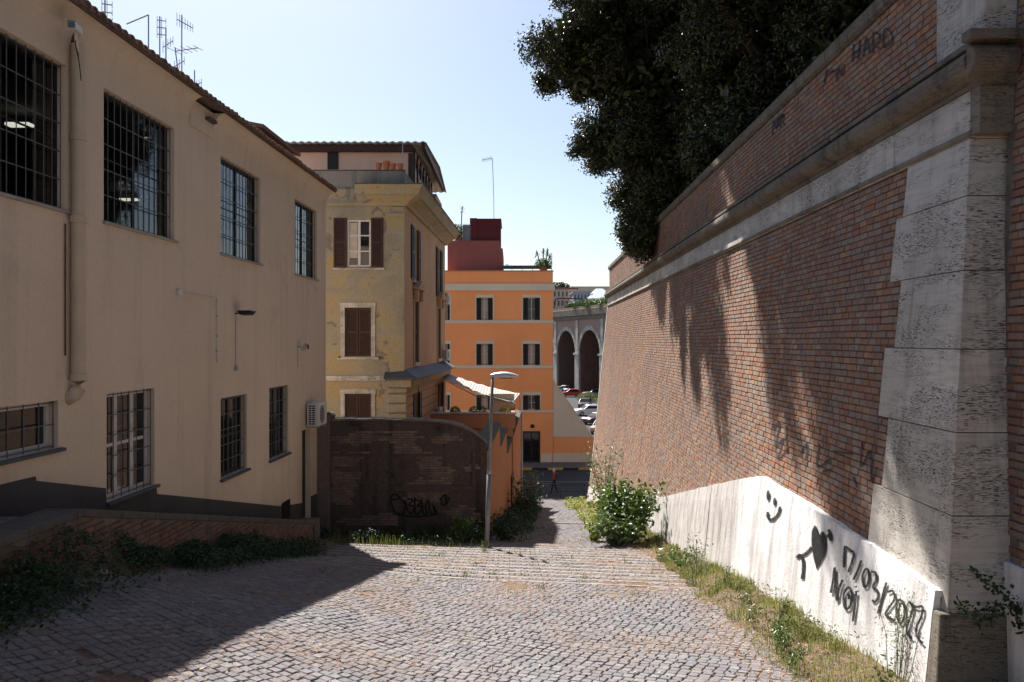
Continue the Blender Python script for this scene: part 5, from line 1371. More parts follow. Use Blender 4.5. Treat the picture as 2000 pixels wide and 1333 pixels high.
# ------------------------------------------------------------------ arched viaduct far off
M['via_inner'] = plaster('shade_painted_vault_brick', (.15,.105,.085), (.05,.04,.035), .6, .6, .3, .4)  # viaduct brick again, darkened so the colour holds the recess shade
VY = 150.0
vx = lambda px: (px-CX)/F*VY
vz = lambda py: (CY-py)/F*VY
TH = R(72)
vf = Fr((vx(1128),VY,0), (cos(TH),-sin(TH),0), (-sin(TH),-cos(TH),0))
vd = empty('viaduct', vf(0,-10.2,-3), 'old brick viaduct with tall arches behind the car park', 'viaduct')
pitch_ = 11.3; ra = 4.75
zc_ = vz(694); hc = vz(646)-zc_
ztop = vz(618)
for k in range(-3, 4):
    c = (k+.5)*pitch_; a0, a1 = c-pitch_/2, c+pitch_/2
    N_ = 14; arc = [(c - ra*cos(pi*i/N_), zc_ + hc*sin(pi*i/N_)) for i in range(N_+1)]
    mb = MB()
    for (p, q) in zip(arc[:-1], arc[1:]): mb.poly([vf(p[0],p[1]),vf(q[0],q[1]),vf(q[0],ztop),vf(p[0],ztop)]); mb.poly([vf(p[0],p[1]),vf(q[0],q[1]),vf(q[0],q[1],-4.5),vf(p[0],p[1],-4.5)])
    mb.fbox(vf, a0, c-ra-.02, -10.2, ztop, -4.5, 0); mb.fbox(vf, c+ra+.02, a1-.001, -10.2, ztop, -4.5, 0)
    mj = MB(); mj.fbox(vf, c-ra-.019, c-ra+.03, -10.2, zc_, -4.45, -.3); mj.build('jamb_shade_skin', M['via_inner'], vd)  # thin dark skin added over each jamb as painted shade
    mj = MB(); mj.fbox(vf, c+ra-.03, c+ra+.019, -10.2, zc_, -4.45, -.3); mj.build('jamb_shade_skin', M['via_inner'], vd)
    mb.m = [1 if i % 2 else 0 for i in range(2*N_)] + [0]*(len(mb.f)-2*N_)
    mb.build('arch_bay', [M['brick_via'], M['via_inner']], vd, fix=False)
    mb = MB(); mb.fbox(vf, c-ra, c+ra, -10.2, ztop, -4.7, -4.45); mb.build('arch_back', M['via_inner'], vd)
    for i in range(N_):
        t0, t1 = pi*i/N_+.01, pi*(i+1)/N_-.01; w_ = .8
        P4 = [(c-ra*cos(t0), zc_+hc*sin(t0)), (c-ra*cos(t1), zc_+hc*sin(t1)), (c-(ra+w_)*cos(t1), zc_+(hc+w_)*sin(t1)), (c-(ra+w_)*cos(t0), zc_+(hc+w_)*sin(t0))]
        mb = MB(); mb.prism([vf(x_,z_,0) for x_,z_ in P4], [vf(x_,z_,.12) for x_,z_ in P4]); mb.build('voussoir', M['travertine'], vd)
    mb = MB(); mb.fbox(vf, a1-1.0, a1+1.0, -10.2, zc_-.0, .0, .2); mb.fbox(vf, a1-1.3, a1+1.3, zc_, zc_+.35, .0, .4); mb.fbox(vf, a1-.5, a1+.5, zc_+.351, ztop-.8, .0, .2); mb.build('pier_facing', M['travertine'], vd)
mb = MB(); mb.fbox(vf, -34, 34, ztop-.7, ztop-.2, .0, .25); mb.fbox(vf, -34, 34, ztop+.001, vz(605), -5, .35); bevel(mb.build('viaduct_cornice', M['travertine_dirty'], vd), .05)
mb = MB(); mb.fbox(vf, -34, 34, vz(605)+.001, vz(600), -.2, .1); mb.build('viaduct_parapet', M['yellow'], vd)
t_ = empty('gantry', (vx(1085),VY+2,vz(600)), 'dark arched pipe railing above the viaduct', 'railing')
mb = MB(); mb.tube([(vx(1083),VY+1,vz(603)),(vx(1083),VY+1,vz(591)),(vx(1087),VY+1,vz(584.5)),(vx(1093),VY+1,vz(583)),(vx(1134),VY+1,vz(584)),(vx(1141),VY+1,vz(589)),(vx(1143),VY+1,vz(600))], .12, 6); mb.build('hoop', M['dark_metal'], t_)
for px in range(1090, 1142, 7):
    mb = MB(); mb.tube([(vx(px),VY+1,vz(602)),(vx(px),VY+1,vz(585))], .05, 5); mb.build('upright', M['dark_metal'], t_)
for i, (px, w_, lab) in enumerate(((1102,1.1,'low green hedge clump on the viaduct, nearest the orange house'),(1124,1.6,'green hedge clump in the middle of the viaduct top'),(1150,2.2,'long green hedge on the viaduct beside the tall brick wall'),(1172,1.6,'green hedge end on the viaduct hard against the tall wall'))):
    t_ = empty('hedge', vf((px-1128)*.247,vz(600),-1.2), lab, 'hedge', 'hedges along the viaduct')
    leaves_obj('foliage', vf((px-1128)*.247,vz(597),-1.2), (w_*1.2,1.2,.8+.25*i*.5), 1500, (.3,.16), M['bush_leaf'], t_)

# houses on the hill behind
def house(name, px0, px1, py0, py1, Y, wm, rm, lab, cols, rows, roof='flat', D_=14):
    x0, x1 = (px0-CX)/F*Y, (px1-CX)/F*Y; z1, z0 = (CY-py0)/F*Y, (CY-py1)/F*Y
    t_ = empty(name, ((x0+x1)/2, Y+D_/2, -10.3), lab, 'building')
    fr = Fr((0,Y,0),(1,0,0),(0,-1,0)); hs = []
    for i in range(cols):
        for j in range(rows):
            cx_ = x0 + (x1-x0)*(i+.5)/cols; cz = z0 + (z1-z0)*(j+.5)/rows; ww = (x1-x0)/cols*.22; hh = (z1-z0)/rows*.28
            hs.append((cx_-ww, cx_+ww, cz-hh, cz+hh))
    facade('wall', fr, x0, x1, -10.3, z1, hs, M[wm], t_, .3)
    mb = MB(); mb.box(x0+.02,x1-.02,Y+.4,Y+D_,-10.3,z1); mb.build('core', M[wm], t_)
    for h in hs:
        mb = MB(); mb.fbox(fr, *h, -.29, -.2); mb.build('window', M['dark_glass'], t_)
    mb = MB()
    if roof == 'flat': mb.box(x0-.3,x1+.3,Y-.4,Y+D_,z1+.001,z1+.5)
    else:
        c = (x0+x1)/2; mb.prism([(x0-.5,Y-.5,z1),(x1+.5,Y-.5,z1),(c+(x1-x0)*.12,Y+D_*.4,z1+3.2),(c-(x1-x0)*.12,Y+D_*.4,z1+3.2)], [(x0-.5,Y+D_,z1),(x1+.5,Y+D_,z1),(c+(x1-x0)*.12,Y+D_*.6,z1+3.2),(c-(x1-x0)*.12,Y+D_*.6,z1+3.2)])
    mb.build('roof', M[rm], t_)
house('distant_house', 1072,1103,566,620,240,'pink','roof_tile','far brownish house with red trim nearest the orange building, above the viaduct',4,3)  # paler walls in these houses put distance haze into the colour
house('distant_house', 1103,1127,566,620,250,'pink','roof_tile','far pinkish house second above the viaduct',3,3)
house('distant_house', 1120,1153,573,620,228,'galv','galv','far grey glazed block in the middle above the viaduct',5,3)
house('distant_house', 1117,1200,563,620,300,'beige','beige','far long ochre block behind the grey roofs on the hill',9,2)
house('distant_house', 1150,1200,584,620,225,'beige','lamp_shell','far pale hipped roof pavilion touching the tall wall',6,2,'hip')
t_ = empty('distant_tree', ((1092-CX)/F*300,300,10), 'small dark tree crown on the skyline beside the orange building', 'tree')
mb = MB(); mb.tube([((1092-CX)/F*300,300,-9),((1092-CX)/F*300,300,18)], .5, 6); mb.build('trunk', M['bark'], t_)
leaves_obj('crown', ((1092-CX)/F*300,300,19.2), (5,4,3.0), 1500, (1.0,.6), M['oak_leaf'], t_)

# ------------------------------------------------------------------ cars
carpaint = {}
def cpaint(n, c):
    if n not in carpaint:
        t = NT(n+'_car_paint'); t.b.inputs['Coat Weight'].default_value = .6; carpaint[n] = t.fin(c, .35, .5)
    return carpaint[n]
def car(x, y, z, rz, mat, lab, L=4.0, Wd=1.7, H=1.45):
    t_ = empty('parked_car', (x,y,z), lab, 'car', 'cars parked by the viaduct'); t_.rotation_euler = (0,0,rz)
    def lk_(nm, mb, mt, par=t_, sm=False, bw=0):
        me = mb.mesh(nm, mt, sm, True); o = bpy.data.objects.new(nm, me); C.objects.link(o); o.parent = par
        if bw: bevel(o, bw, 2)
        return o
    h = L/2; w = Wd/2
    low = [(-h,.35),(-h+.02,.72),(-h+.25,.86),(-h*.45,.93),(h*.62,.95),(h-.05,.85),(h,.45),(h-.1,.25),(-h+.1,.22)]
    mb = MB(); mb.prism([(a,-w,b) for a,b in low], [(a,w,b) for a,b in low]); body = lk_('body', mb, mat, bw=.07)
    cab = [(-h*.5,.92),(-h*.16,H-.06),(-h*.0,H),(h*.55,H-.04),(h*.9,.93)]
    mb = MB(); n = len(cab); r0 = [(a, -w*(1-.22*(b-.9)/(H-.9)), b) for a,b in cab]; r1 = [(a, w*(1-.22*(b-.9)/(H-.9)), b) for a,b in cab]
    mb.prism(r0, r1); lk_('cabin', mb, mat, bw=.06)
    g = MB()
    for sgn in (-1, 1):
        q = [(-h*.40,.97),(-h*.13,H-.13),(h*.50,H-.13),(h*.74,.97)]
        g.poly([(a, sgn*(w*(1-.22*(b-.9)/(H-.9))+.012), b) for a,b in q])
    g.poly([(-h*.47,-w*.86,.97),(-h*.47,w*.86,.97),(-h*.19,w*.74,H-.10),(-h*.19,-w*.74,H-.10)]); g.poly([(h*.87,-w*.86,.99),(h*.87,w*.86,.99),(h*.62,w*.74,H-.12),(h*.62,-w*.74,H-.12)])
    for i_ in range(len(g.v)):
        v_ = g.v[i_]
        if i_ >= 8: g.v[i_] = (v_[0] + (-.03 if i_ < 12 else .03), v_[1], v_[2]+.012)
    me = g.mesh('windows', M['dark_glass']); o = bpy.data.objects.new('windows', me); C.objects.link(o); o.parent = t_
    for sx_ in (-1,1):
        for sy_ in (-1,1):
            mb = MB(); mb.tube([(sx_*h*.63, sy_*(w-.16), .31),(sx_*h*.63, sy_*(w+.02), .31)], .31, 16); wh = lk_('wheel', mb, M['black_plastic'])
            mb = MB(); mb.tube([(sx_*h*.63, sy_*(w+.021), .31),(sx_*h*.63, sy_*(w+.03), .31)], .2, 12); lk_('rim', mb, M['galv'], wh)
    for sy_ in (-1,1):
        mb = MB(); mb.box(-h-.01,-h+.12, sy_*w*.62-.16, sy_*w*.62+.16, .62,.76); lk_('headlight', mb, M['plastic_white'], bw=.03)
        mb = MB(); mb.box(h-.12,h+.01, sy_*w*.66-.14, sy_*w*.66+.14, .62,.84); lk_('tail_light', mb, cpaint('tail_red', (.3,.01,.01)), bw=.03)
    return t_
G0 = -10.12
def cpos(px, py): 
    Y = G0/((CY-py)/F); return (px-CX)/F*Y, Y
for px, py, rz, col, c, lab in ((1150,812,.25,'white',(.7,.7,.7),'white hatchback parked nearest the tall wall, in front of the black car'),
        (1143,797,1.35,'black',(.02,.02,.025),'black car seen from behind, parked beyond the white hatchback'),
        (1168,829,.6,'maroon',(.06,.01,.02),'dark maroon car half hidden by the tall wall'),
        (1176,846,1.2,'grey',(.2,.2,.21),'grey car lowest beside the edge of the tall wall'),
        (1104,768,1.3,'silver',(.6,.6,.6),'pale car next to the sloping beige wall top'),
        (1114,776,.2,'red',(.45,.04,.03),'small red car just above the sloping wall'),
        (1137,768,.3,'green',(.03,.05,.05),'dark green car in front of the right viaduct arch'),
        (1160,776,.2,'steel',(.12,.13,.15),'dark grey car behind the hedge by the wall'),
        (1090,770,1.4,'blue',(.05,.12,.3),'blue car in the shade of the left viaduct arch')):
    x_, y_ = cpos(px, py); car(x_, y_, G0, rz, cpaint(col, c), lab)
t_ = empty('car_park_bush', (*cpos(1150,789), G0), 'rough green bush between the parked cars below the viaduct', 'bush')
x_, y_ = cpos(1152,786); leaves_obj('foliage', (x_,y_,G0+.7), (2.4,1.2,.95), 1600, (.22,.1), M['weed_leaf'], t_)
mb = MB(); mb.tube([(x_,y_,G0),(x_,y_,G0+.7)], .06, 6); mb.build('stem', M['wood_stem'], t_)
# ------------------------------------------------------------------ street lamp
lpx, lpy = -.66, 20.6; lz0 = float(zg(lpx, lpy)) - .1
sl = empty('street_lamp', (lpx, lpy, lz0), 'grey street lamp on a slim pole beside the corner of the yard wall', 'street lamp')
ltop = P(962, 738, lpy)
mb = MB(); mb.tube([(lpx,lpy,lz0), Vector((lpx,lpy,lz0)).lerp(ltop,.45)], .062, 12); mb.tube([Vector((lpx,lpy,lz0)).lerp(ltop,.45), ltop], .048, 12, r1=.038); mb.build('pole', M['pole'], sl, smooth=True)
mb = MB(); mb.lathe((lpx,lpy,lz0), [(.11,.0),(.11,.12),(.075,.16)], 12); mb.build('base_collar', M['galv'], sl)
mb = MB(); q = Vector((lpx,lpy,lz0)).lerp(ltop,.46); mb.lathe(q, [(.064,-.04),(.066,.0),(.05,.05)], 12); mb.build('joint_ring', M['galv'], sl)
# head: a flattened shell, widest in the middle
V = []; Fn = []; n = 14; m_ = 16
for i in range(n+1):
    t_ = i/n; x = -.05 + .72*t_; w = .02 + .125*math.sin(pi*min(1, t_*.92+.06))**.7; hu = .02 + .095*math.sin(pi*min(1,(t_*.86+.12)))**.8; hd = .02 + .02*sin(pi*t_)
    for k in range(m_):
        a = 2*pi*k/m_; V.append((ltop.x + x, ltop.y + w*cos(a), ltop.z + .02 + .05*t_*(1-t_) + (hu*sin(a) if sin(a) > 0 else hd*sin(a))))
for i in range(n):
    for k in range(m_): Fn.append((i*m_+k, i*m_+(k+1)%m_, (i+1)*m_+(k+1)%m_, (i+1)*m_+k))
link('lamp_head', npmesh('lamp_head', np.array(V), Fn, M['lamp_shell'], smooth=True), sl)
mb = MB(); mb.box(ltop.x+.18, ltop.x+.52, ltop.y-.08, ltop.y+.08, ltop.z-.028, ltop.z-.012); bevel(mb.build('lamp_glass', M['dark_glass'], sl), .01)

# street rail by the pedestrian
rl = empty('guard_rail', (3.6,50.6,-10), 'thin galvanised guard rail along the street at the foot of the ramp', 'railing')
mb = MB(); mb.tube([(1.6,50.9,-9.15),(6.2,50.9,-9.15)], .03, 6); mb.build('top_rail', M['dark_metal'], rl)
mb = MB(); mb.tube([(1.6,50.9,-9.6),(6.2,50.9,-9.6)], .02, 6); mb.build('middle_rail', M['dark_metal'], rl)
for k in range(4):
    mb = MB(); mb.tube([(1.6+1.5*k,50.9,-10.1),(1.6+1.5*k,50.9,-9.14)], .03, 6); mb.build('post', M['dark_metal'], rl)

# pedestrian ---------------------------------------------------------
def person():
    px_, Y_ = 1083, 52.6; x0 = (px_-CX)/F*Y_; z0 = -10.08
    t_ = empty('person', (x0,Y_,z0), 'person walking left in a red top and dark trousers with a bag on the back', 'person')
    # facing -X; joints in local coordinates
    J_ = {'pel':(0,0,.92),'wai':(0,0,1.08),'che':(-.02,0,1.28),'neck':(-.03,0,1.43),'hed':(-.055,0,1.53),'top':(-.06,0,1.64),
         'lh':(0,-.09,.88),'lk':(-.16,-.09,.50),'la':(-.20,-.09,.10),'lt':(-.34,-.09,.04),
         'rh':(0,.09,.88),'rk':(.03,.09,.48),'ra':(.22,.09,.13),'rt':(.13,.09,.03),
         'ls':(-.02,-.17,1.36),'le':(.06,-.21,1.10),'lw':(-.08,-.20,.90),'lf':(-.12,-.20,.83),
         'rs':(-.02,.17,1.36),'re':(-.02,.22,1.10),'rw':(-.20,.20,.96),'rf':(-.26,.20,.92)}
    Rd = {'pel':.125,'wai':.115,'che':.135,'neck':.055,'hed':.085,'top':.075,'lh':.095,'lk':.06,'la':.042,'lt':.035,'rh':.095,'rk':.06,'ra':.042,'rt':.035,'ls':.06,'le':.045,'lw':.034,'lf':.03,'rs':.06,'re':.045,'rw':.034,'rf':.03}
    E = [('pel','wai'),('wai','che'),('che','neck'),('neck','hed'),('hed','top'),('pel','lh'),('lh','lk'),('lk','la'),('la','lt'),('pel','rh'),('rh','rk'),('rk','ra'),('ra','rt'),('che','ls'),('ls','le'),('le','lw'),('lw','lf'),('che','rs'),('rs','re'),('re','rw'),('rw','rf')]
    ks = list(J_); me = bpy.data.meshes.new('body'); me.from_pydata([J_[k] for k in ks], [(ks.index(a), ks.index(b)) for a, b in E], [])
    o = bpy.data.objects.new('body', me); C.objects.link(o); o.parent = t_
    sk = o.modifiers.new('skin','SKIN')
    for i, k in enumerate(ks):
        me.skin_vertices[0].data[i].radius = (Rd[k], Rd[k]*(.8 if k in ('wai','che') else 1)); me.skin_vertices[0].data[i].use_root = (k == 'pel')
    ss_ = o.modifiers.new('s','SUBSURF'); ss_.levels = 2; ss_.render_levels = 2
    t = NT('walker_clothes_and_skin'); tc = t.node('ShaderNodeTexCoord'); s_ = t.node('ShaderNodeSeparateXYZ'); t.lk(tc.outputs['Object'], s_.inputs[0])
    z = t.math('MULTIPLY', s_.outputs['Z'], .5)
    col = t.ramp(z, [(0,(.02,.02,.02)),(.035,(.015,.017,.025)),(.475,(.20,.045,.035)),(.705,(.42,.24,.17)),(.795,(.30,.28,.26))], 'CONSTANT')
    me.materials.append(t.fin(col, .8, .2))
    mb = MB(); mb.lathe((-.045,0,1.555), [(.02,-.06),(.10,-.03),(.108,.03),(.085,.085),(.03,.112)], 12); h_ = mb.mesh('hair', plain('grey_hair', (.42,.40,.38), .9), True, True); oh = bpy.data.objects.new('hair', h_); C.objects.link(oh); oh.parent = t_; oh.location = (.02,0,0)
    mb = MB(); mb.box(.10,.24,-.13,.13,1.02,1.36); bm_ = mb.mesh('backpack', M['black_plastic'], False, True); ob_ = bpy.data.objects.new('backpack', bm_); C.objects.link(ob_); ob_.parent = t_; bevel(ob_, .05, 3)
person()

# ------------------------------------------------------------------ the evergreen oaks on the terrace
def tree(loc, blobs, n, leaf, lab, trunk_r=.3, name='holm_oak'):
    t_ = empty(name, loc, lab, 'tree', None)
    top = Vector(np.mean([b[0] for b in blobs], 0))
    mb = MB(); L_ = Vector(loc); mid = L_.lerp(top, .45); mb.tube([L_-Vector((0,0,.4)), L_.lerp(mid,.5)+Vector((.1,.1,0)), mid], trunk_r, 10, r1=trunk_r*.7); mb.build('trunk', M['bark'], t_, smooth=True)
    for c, r, w in blobs:
        c = Vector(c); mb = MB(); a = mid; q = a.lerp(c, .5) + Vector((0,0,-.3)); mb.tube([a, q, c], trunk_r*.5, 7, r1=.04); 
        for k in range(5):
            d = Vector((random.uniform(-1,1),random.uniform(-1,1),random.uniform(-.6,1))); e = c + Vector((d.x*r[0],d.y*r[1],d.z*r[2]))*.75; mb.tube([q.lerp(c,.6), q.lerp(e,.7), e], .06, 5, r1=.015)
        mb.build('limb', M['bark'], t_)
    tot = sum(b[2] for b in blobs); VV = []
    for c, r, w in blobs:
        k = int(n*w/tot)
        # twig centres through the volume, leaves clustered round each twig
        # leafy clumps on the limbs, twigs inside each clump, leaves round each twig
        vol = r[0]*r[1]*r[2]; ncl = int(max(14, 2.6*vol**.72)); dcl = rng.normal(size=(ncl,3)); dcl /= np.linalg.norm(dcl,axis=1)[:,None]
        cc = np.array(c) + dcl*(rng.uniform(.45,1.0,ncl)[:,None]**.5)*np.array(r)*.92; cr_ = rng.uniform(.45,.95,ncl)*(vol**(1/3)/2.6)**.5
        ntw = max(10, k//40); wh = rng.integers(0, ncl, ntw); d = rng.normal(size=(ntw,3)); d /= np.linalg.norm(d,axis=1)[:,None]
        tw = cc[wh] + d*(rng.uniform(.2,1.12,ntw)[:,None]**.5)*cr_[wh][:,None]*np.array([1,1,.8])
        idx = rng.integers(0, ntw, k); pts = tw[idx] + rng.normal(size=(k,3))*.13
        kc = k//10; dc = rng.normal(size=(kc,3)); dc /= np.linalg.norm(dc,axis=1)[:,None]
        pc = np.array(c) + dc*rng.uniform(.2,.84,kc)[:,None]*np.array(r)*.88; VV.append(leaf_arrays(pc, kc, (.42,.26), .2))  # oversized inner leaves added to stop light leaking through the crown
        VV.append(leaf_arrays(pts, k, leaf, .25, outward=d[idx]*.6))
    V = np.concatenate(VV); link('crown', npmesh('crown', V, np.arange(len(V)).reshape(-1,4), M['oak_leaf']), t_)
    return t_
TZ = 3.5
tree((8.3,29.0,TZ), [((5.8,28.8,9.2),(3.7,3.4,2.9),2.6),((3.15,28.4,10.4),(2.6,2.4,2.2),2.2),((6.2,29.6,6.6),(2.7,2.8,2.6),1.7),((5.25,30.2,5.0),(1.55,1.5,1.8),.9),((5.4,28.2,12.8),(3.5,3.4,2.4),1.9),((8.2,28.6,8.0),(3.5,3.5,3.8),2),((3.85,28.8,7.3),(1.5,1.6,1.35),.7),((4.9,29.6,4.2),(.8,.9,.9),.35)],
     250000, (.14,.062), 'dense dark evergreen oak hanging over the far part of the wall, leftmost of the crowns', .38)
tree((9.2,21.5,TZ), [((7.6,21.5,9.4),(4.0,3.8,3.6),3),((6.9,21.8,6.0),(2.0,3.0,2.2),1.6),((2.6,22.3,12.6),(3.1,3.8,2.5),5),((9.5,21.5,6.5),(3.0,3.5,3.0),1.4),((2.5,17.8,11.2),(2.7,3.6,2.0),4)],
     370000, (.14,.064), 'dark evergreen oak rising behind the middle of the parapet', .36)
tree((9.5,14.5,TZ), [((8.6,15.5,8.8),(3.6,3.8,3.2),2.4),((7.6,16.5,6.4),(1.6,3.0,2.0),1.4),((5.6,16.6,10.2),(2.2,2.2,1.3),.6),((3.1,13.6,9.5),(2.3,3.2,1.7),2.0),((9.5,19,9),(3,3,4),1.5)],
     190000, (.13,.062), 'dark evergreen oak nearest to the camera above the wall', .34)

# ------------------------------------------------------------------ weeds, shrubs and grass
def shrub(name, base, spread, h, nst, nleaf, leaf, mat, lab, cat='shrub', stem_r=.014, lean=(0,0), mat2=None, frac2=0, bare=.25):
    t_ = empty(name, base, lab, cat)
    base = Vector(base); mb = MB(); pts = []
    for s_ in range(nst):
        a = random.uniform(0,2*pi); rr = random.uniform(.2,1)**.6; hh = h*random.uniform(.6,1.0)*(1-.25*rr)
        tip = base + Vector((cos(a)*spread[0]*rr + lean[0], sin(a)*spread[1]*rr + lean[1], hh)); c_ = base.lerp(tip,.5) + Vector((0,0,hh*.12))
        mb.tube([base + Vector((cos(a)*.05,sin(a)*.05,-.05)), c_, tip], stem_r, 5, r1=stem_r*.35)
        for k in range(nleaf):
            q = bare + (1-bare)*k/nleaf; p = (base*(1-q)**2 + c_*2*q*(1-q) + tip*q*q) if False else (base.lerp(c_, q*2) if q < .5 else c_.lerp(tip, q*2-1))
            pts.append(p + Vector((random.gauss(0,1),random.gauss(0,1),random.gauss(0,.8)))*leaf[0]*.75)
    mb.build('stems', M['wood_stem'] if stem_r > .01 else M['stem'], t_)
    pts = np.array(pts); V = leaf_arrays(pts, len(pts), leaf, .6)
    if mat2:
        k = int(len(pts)*(1-frac2)); perm = rng.permutation(len(pts)); mi = np.zeros(len(pts), int); mi[perm[k:]] = 1
        link('leaves', npmesh('leaves', V, np.arange(len(V)).reshape(-1,4), [M[mat], M[mat2]], mi), t_)
    else: link('leaves', npmesh('leaves', V, np.arange(len(V)).reshape(-1,4), M[mat]), t_)
    return t_
def gp(x, y, dz=0): return (x, y, float(soil_z(x, y)) + dz)
shrub('shrub', gp(3.35,22.6), (.95,.9), 2.15, 44, 38, (.18,.105), 'bush_leaf', 'largest leafy green shrub against the whitewashed foot of the tall wall', bare=.12)
shrub('shrub', gp(2.85,21.6), (.75,.6), 1.05, 34, 30, (.15,.09), 'bush_leaf', 'low broad leaved bush in front of the largest shrub', bare=.1, mat2='silver_leaf', frac2=.25)
shrub('shrub', gp(3.6,26.5), (1.3,1.2), 2.1, 36, 30, (.17,.09), 'yellow_leaf', 'yellow green shrub spreading onto the ramp behind the largest shrub', bare=.1, mat2='bush_leaf', frac2=.45)
shrub('shrub', gp(2.35,22.8), (.5,.5), .85, 14, 20, (.13,.08), 'yellow_leaf', 'small yellowing bush at the left edge of the green shrubs', bare=.1)
shrub('shrub', gp(3.9,33.5), (1.0,1.0), 4.2, 14, 34, (.20,.06), 'silver_leaf', 'tall airy grey green shrub farthest along the foot of the wall', bare=.3)
shrub('weed', gp(3.55,16.6), (.35,.3), .75, 9, 12, (.12,.08), 'bush_leaf', 'broad leaved weed growing at the greyed part of the wall foot', 'weed', .006, bare=.3)
shrub('weed', gp(3.62,15.6), (.25,.22), 1.0, 7, 16, (.10,.025), 'silver_leaf', 'grey green upright weed right of the broad leaved weed at the wall foot', 'weed', .006)
shrub('weed', gp(3.3,14.2), (.22,.2), 1.25, 5, 22, (.08,.02), 'weed_leaf', 'tall thin yellowish weed before the seam in the whitewash', 'weed', .005)
shrub('weed', gp(3.95,8.25), (.30,.25), 1.15, 7, 60, (.055,.010), 'weed_leaf', 'tall feathery weed standing in front of the painted date', 'weed', .005, bare=.15)
shrub('weed', gp(3.3,10.0), (.25,.2), .85, 9, 22, (.07,.022), 'weed_leaf', 'bushy weed below the painted word on the wall foot', 'weed', .005)
shrub('weed', gp(3.2,9.5), (.2,.2), .55, 8, 20, (.07,.03), 'bush_leaf', 'low leafy weed left of the feathery weed', 'weed', .005)
shrub('weed', gp(-.15,22.4), (.7,.5), .8, 18, 20, (.12,.07), 'dark_weed', 'dark leafy weeds at the foot of the orange side wall', 'weed', .007, bare=.1)
shrub('shrub', gp(.55,33.5), (.9,1.5), 1.9, 24, 26, (.17,.09), 'dark_weed', 'dark green shrub against the orange side wall further down', bare=.1)
shrub('shrub', gp(.75,38.5), (.7,1.0), 2.6, 18, 30, (.20,.03), 'dry_grass', 'sunlit tuft of pale tall grass beside the ramp below the orange wall', bare=.1, mat2='bush_leaf', frac2=.3)
shrub('weed', gp(-1.2,21.7), (.45,.3), 1.0, 12, 16, (.15,.08), 'bush_leaf', 'sun touched leafy weed before the dark yard wall', 'weed', .007, bare=.3)
for i in range(11):
    yy = 7.6 + i*1.15 + random.uniform(-.3,.3); xx = 3.55 + .027*yy - random.uniform(.05,.75)
    t_ = shrub('weed', gp(xx,yy), (.14,.14), random.uniform(.2,.5), 6, 14, (.06,.024), random.choice(('weed_leaf','bush_leaf','dry_grass')), 'small leafy weed rooted in the dry verge along the whitewashed wall foot', 'weed', .004)
    t_['group'] = 'small weeds in the verge'
for i in range(10):
    yy = random.uniform(13.5, 20.5); xx = random.uniform(-3.6, 2.2)
    t_ = shrub('grass_tuft', (xx, yy, float(zg(xx, yy))-.01), (.09,.07), random.uniform(.10,.24), 7, 8, (.07,.012), 'weed_leaf', 'small green tuft growing out between the worn steps', 'weed', .003, bare=.05)
    t_['group'] = 'green tufts on the steps'
# ivy trailing over the pilaster foot
iv = empty('ivy', (4.35,7.6,-2.4), 'small ivy trailing across the foot of the travertine pilaster', 'ivy')
def iv_pt(px, py): Y = 7.44; return Vector(((px-CX)/F*Y, Y, (CY-py)/F*Y))
pts = []; mb = MB()
for path in ([(1895,1115),(1915,1130),(1940,1150),(1965,1165),(1990,1200),(1993,1228)], [(1868,1170),(1890,1195),(1920,1190),(1960,1180),(1985,1195)], [(1900,1220),(1925,1205),(1960,1195)], [(1975,1175),(1985,1215),(1990,1230)]):
    mb.tube([iv_pt(*p) + Vector((0,-.02,0)) for p in path], .006, 5)
    for a, b in zip(path[:-1], path[1:]):
        for k in range(26):
            q = k/26; p = iv_pt(a[0]+(b[0]-a[0])*q, a[1]+(b[1]-a[1])*q); pts.append(p + Vector((random.gauss(0,.035), random.uniform(-.10,-.01), random.gauss(0,.035))))
mb.build('stems', M['wood_stem'], iv); pts = np.array(pts); V = leaf_arrays(pts, len(pts), (.045,.036), .2); link('leaves', npmesh('leaves', V, np.arange(len(V)).reshape(-1,4), M['dark_weed']), iv)

def blades(name, n, xf, keep, hr, mat, lab, wd=.006, lean=.5, mats=None):
    Yv = rng.uniform(5.5**.5, 47**.5, n)**2 if xf is None else xf[1](n); Xv = xf[0](Yv, n)
    k = keep(Xv, Yv) > rng.uniform(0,1,n); Xv, Yv = Xv[k], Yv[k]; n = len(Xv); Z = soil_z(Xv, Yv)
    h = rng.uniform(*hr, n)*(.5+fbm(Xv*1.5, Yv*1.5, 61, 3)); a = rng.uniform(0,2*pi,n); ln = rng.uniform(.1,lean,n)
    w = wd*(1+Yv/14)
    b = np.stack([Xv,Yv,Z-.01],1); s_ = np.stack([-np.sin(a),np.cos(a),0*a],1)*w[:,None]*.5; d = np.stack([np.cos(a)*ln,np.sin(a)*ln,np.ones(n)],1)*h[:,None]
    m_ = b + d*np.array([.35,.35,.6]); tip = b + d*np.array([1.1,1.1,.95])
    V = np.stack([b-s_, b+s_, m_+s_*.8, m_-s_*.8, tip+s_*.1, tip-s_*.1],1).reshape(-1,3)
    Fq = (np.array([(0,1,2,3),(3,2,4,5)])[None] + (np.arange(n)*6)[:,None,None]).reshape(-1,4)
    o = link(name, npmesh(name, V, Fq, mat)); tag(o, lab, 'grass', kind='stuff')
def verge(X, Y):
    w_ = 3.85+.027*Y - np.clip((Y-10)*.008,0,.4) - (X); edge = 1.1-.25*np.clip((Y-10)/10,-1,1) + .5*(fbm(X*.3,Y*.7,21,3)-.5)
    pat = np.clip((fbm(X*1.9, Y*1.9, 23, 3)-.47)*6, .03, 1)
    return np.where((w_ > -.05) & (w_ < edge), pat*np.clip(1.25-w_/edge, .15, 1), 0.0)
ydist = lambda n: rng.uniform(5.5**.5, 45**.5, n)**2
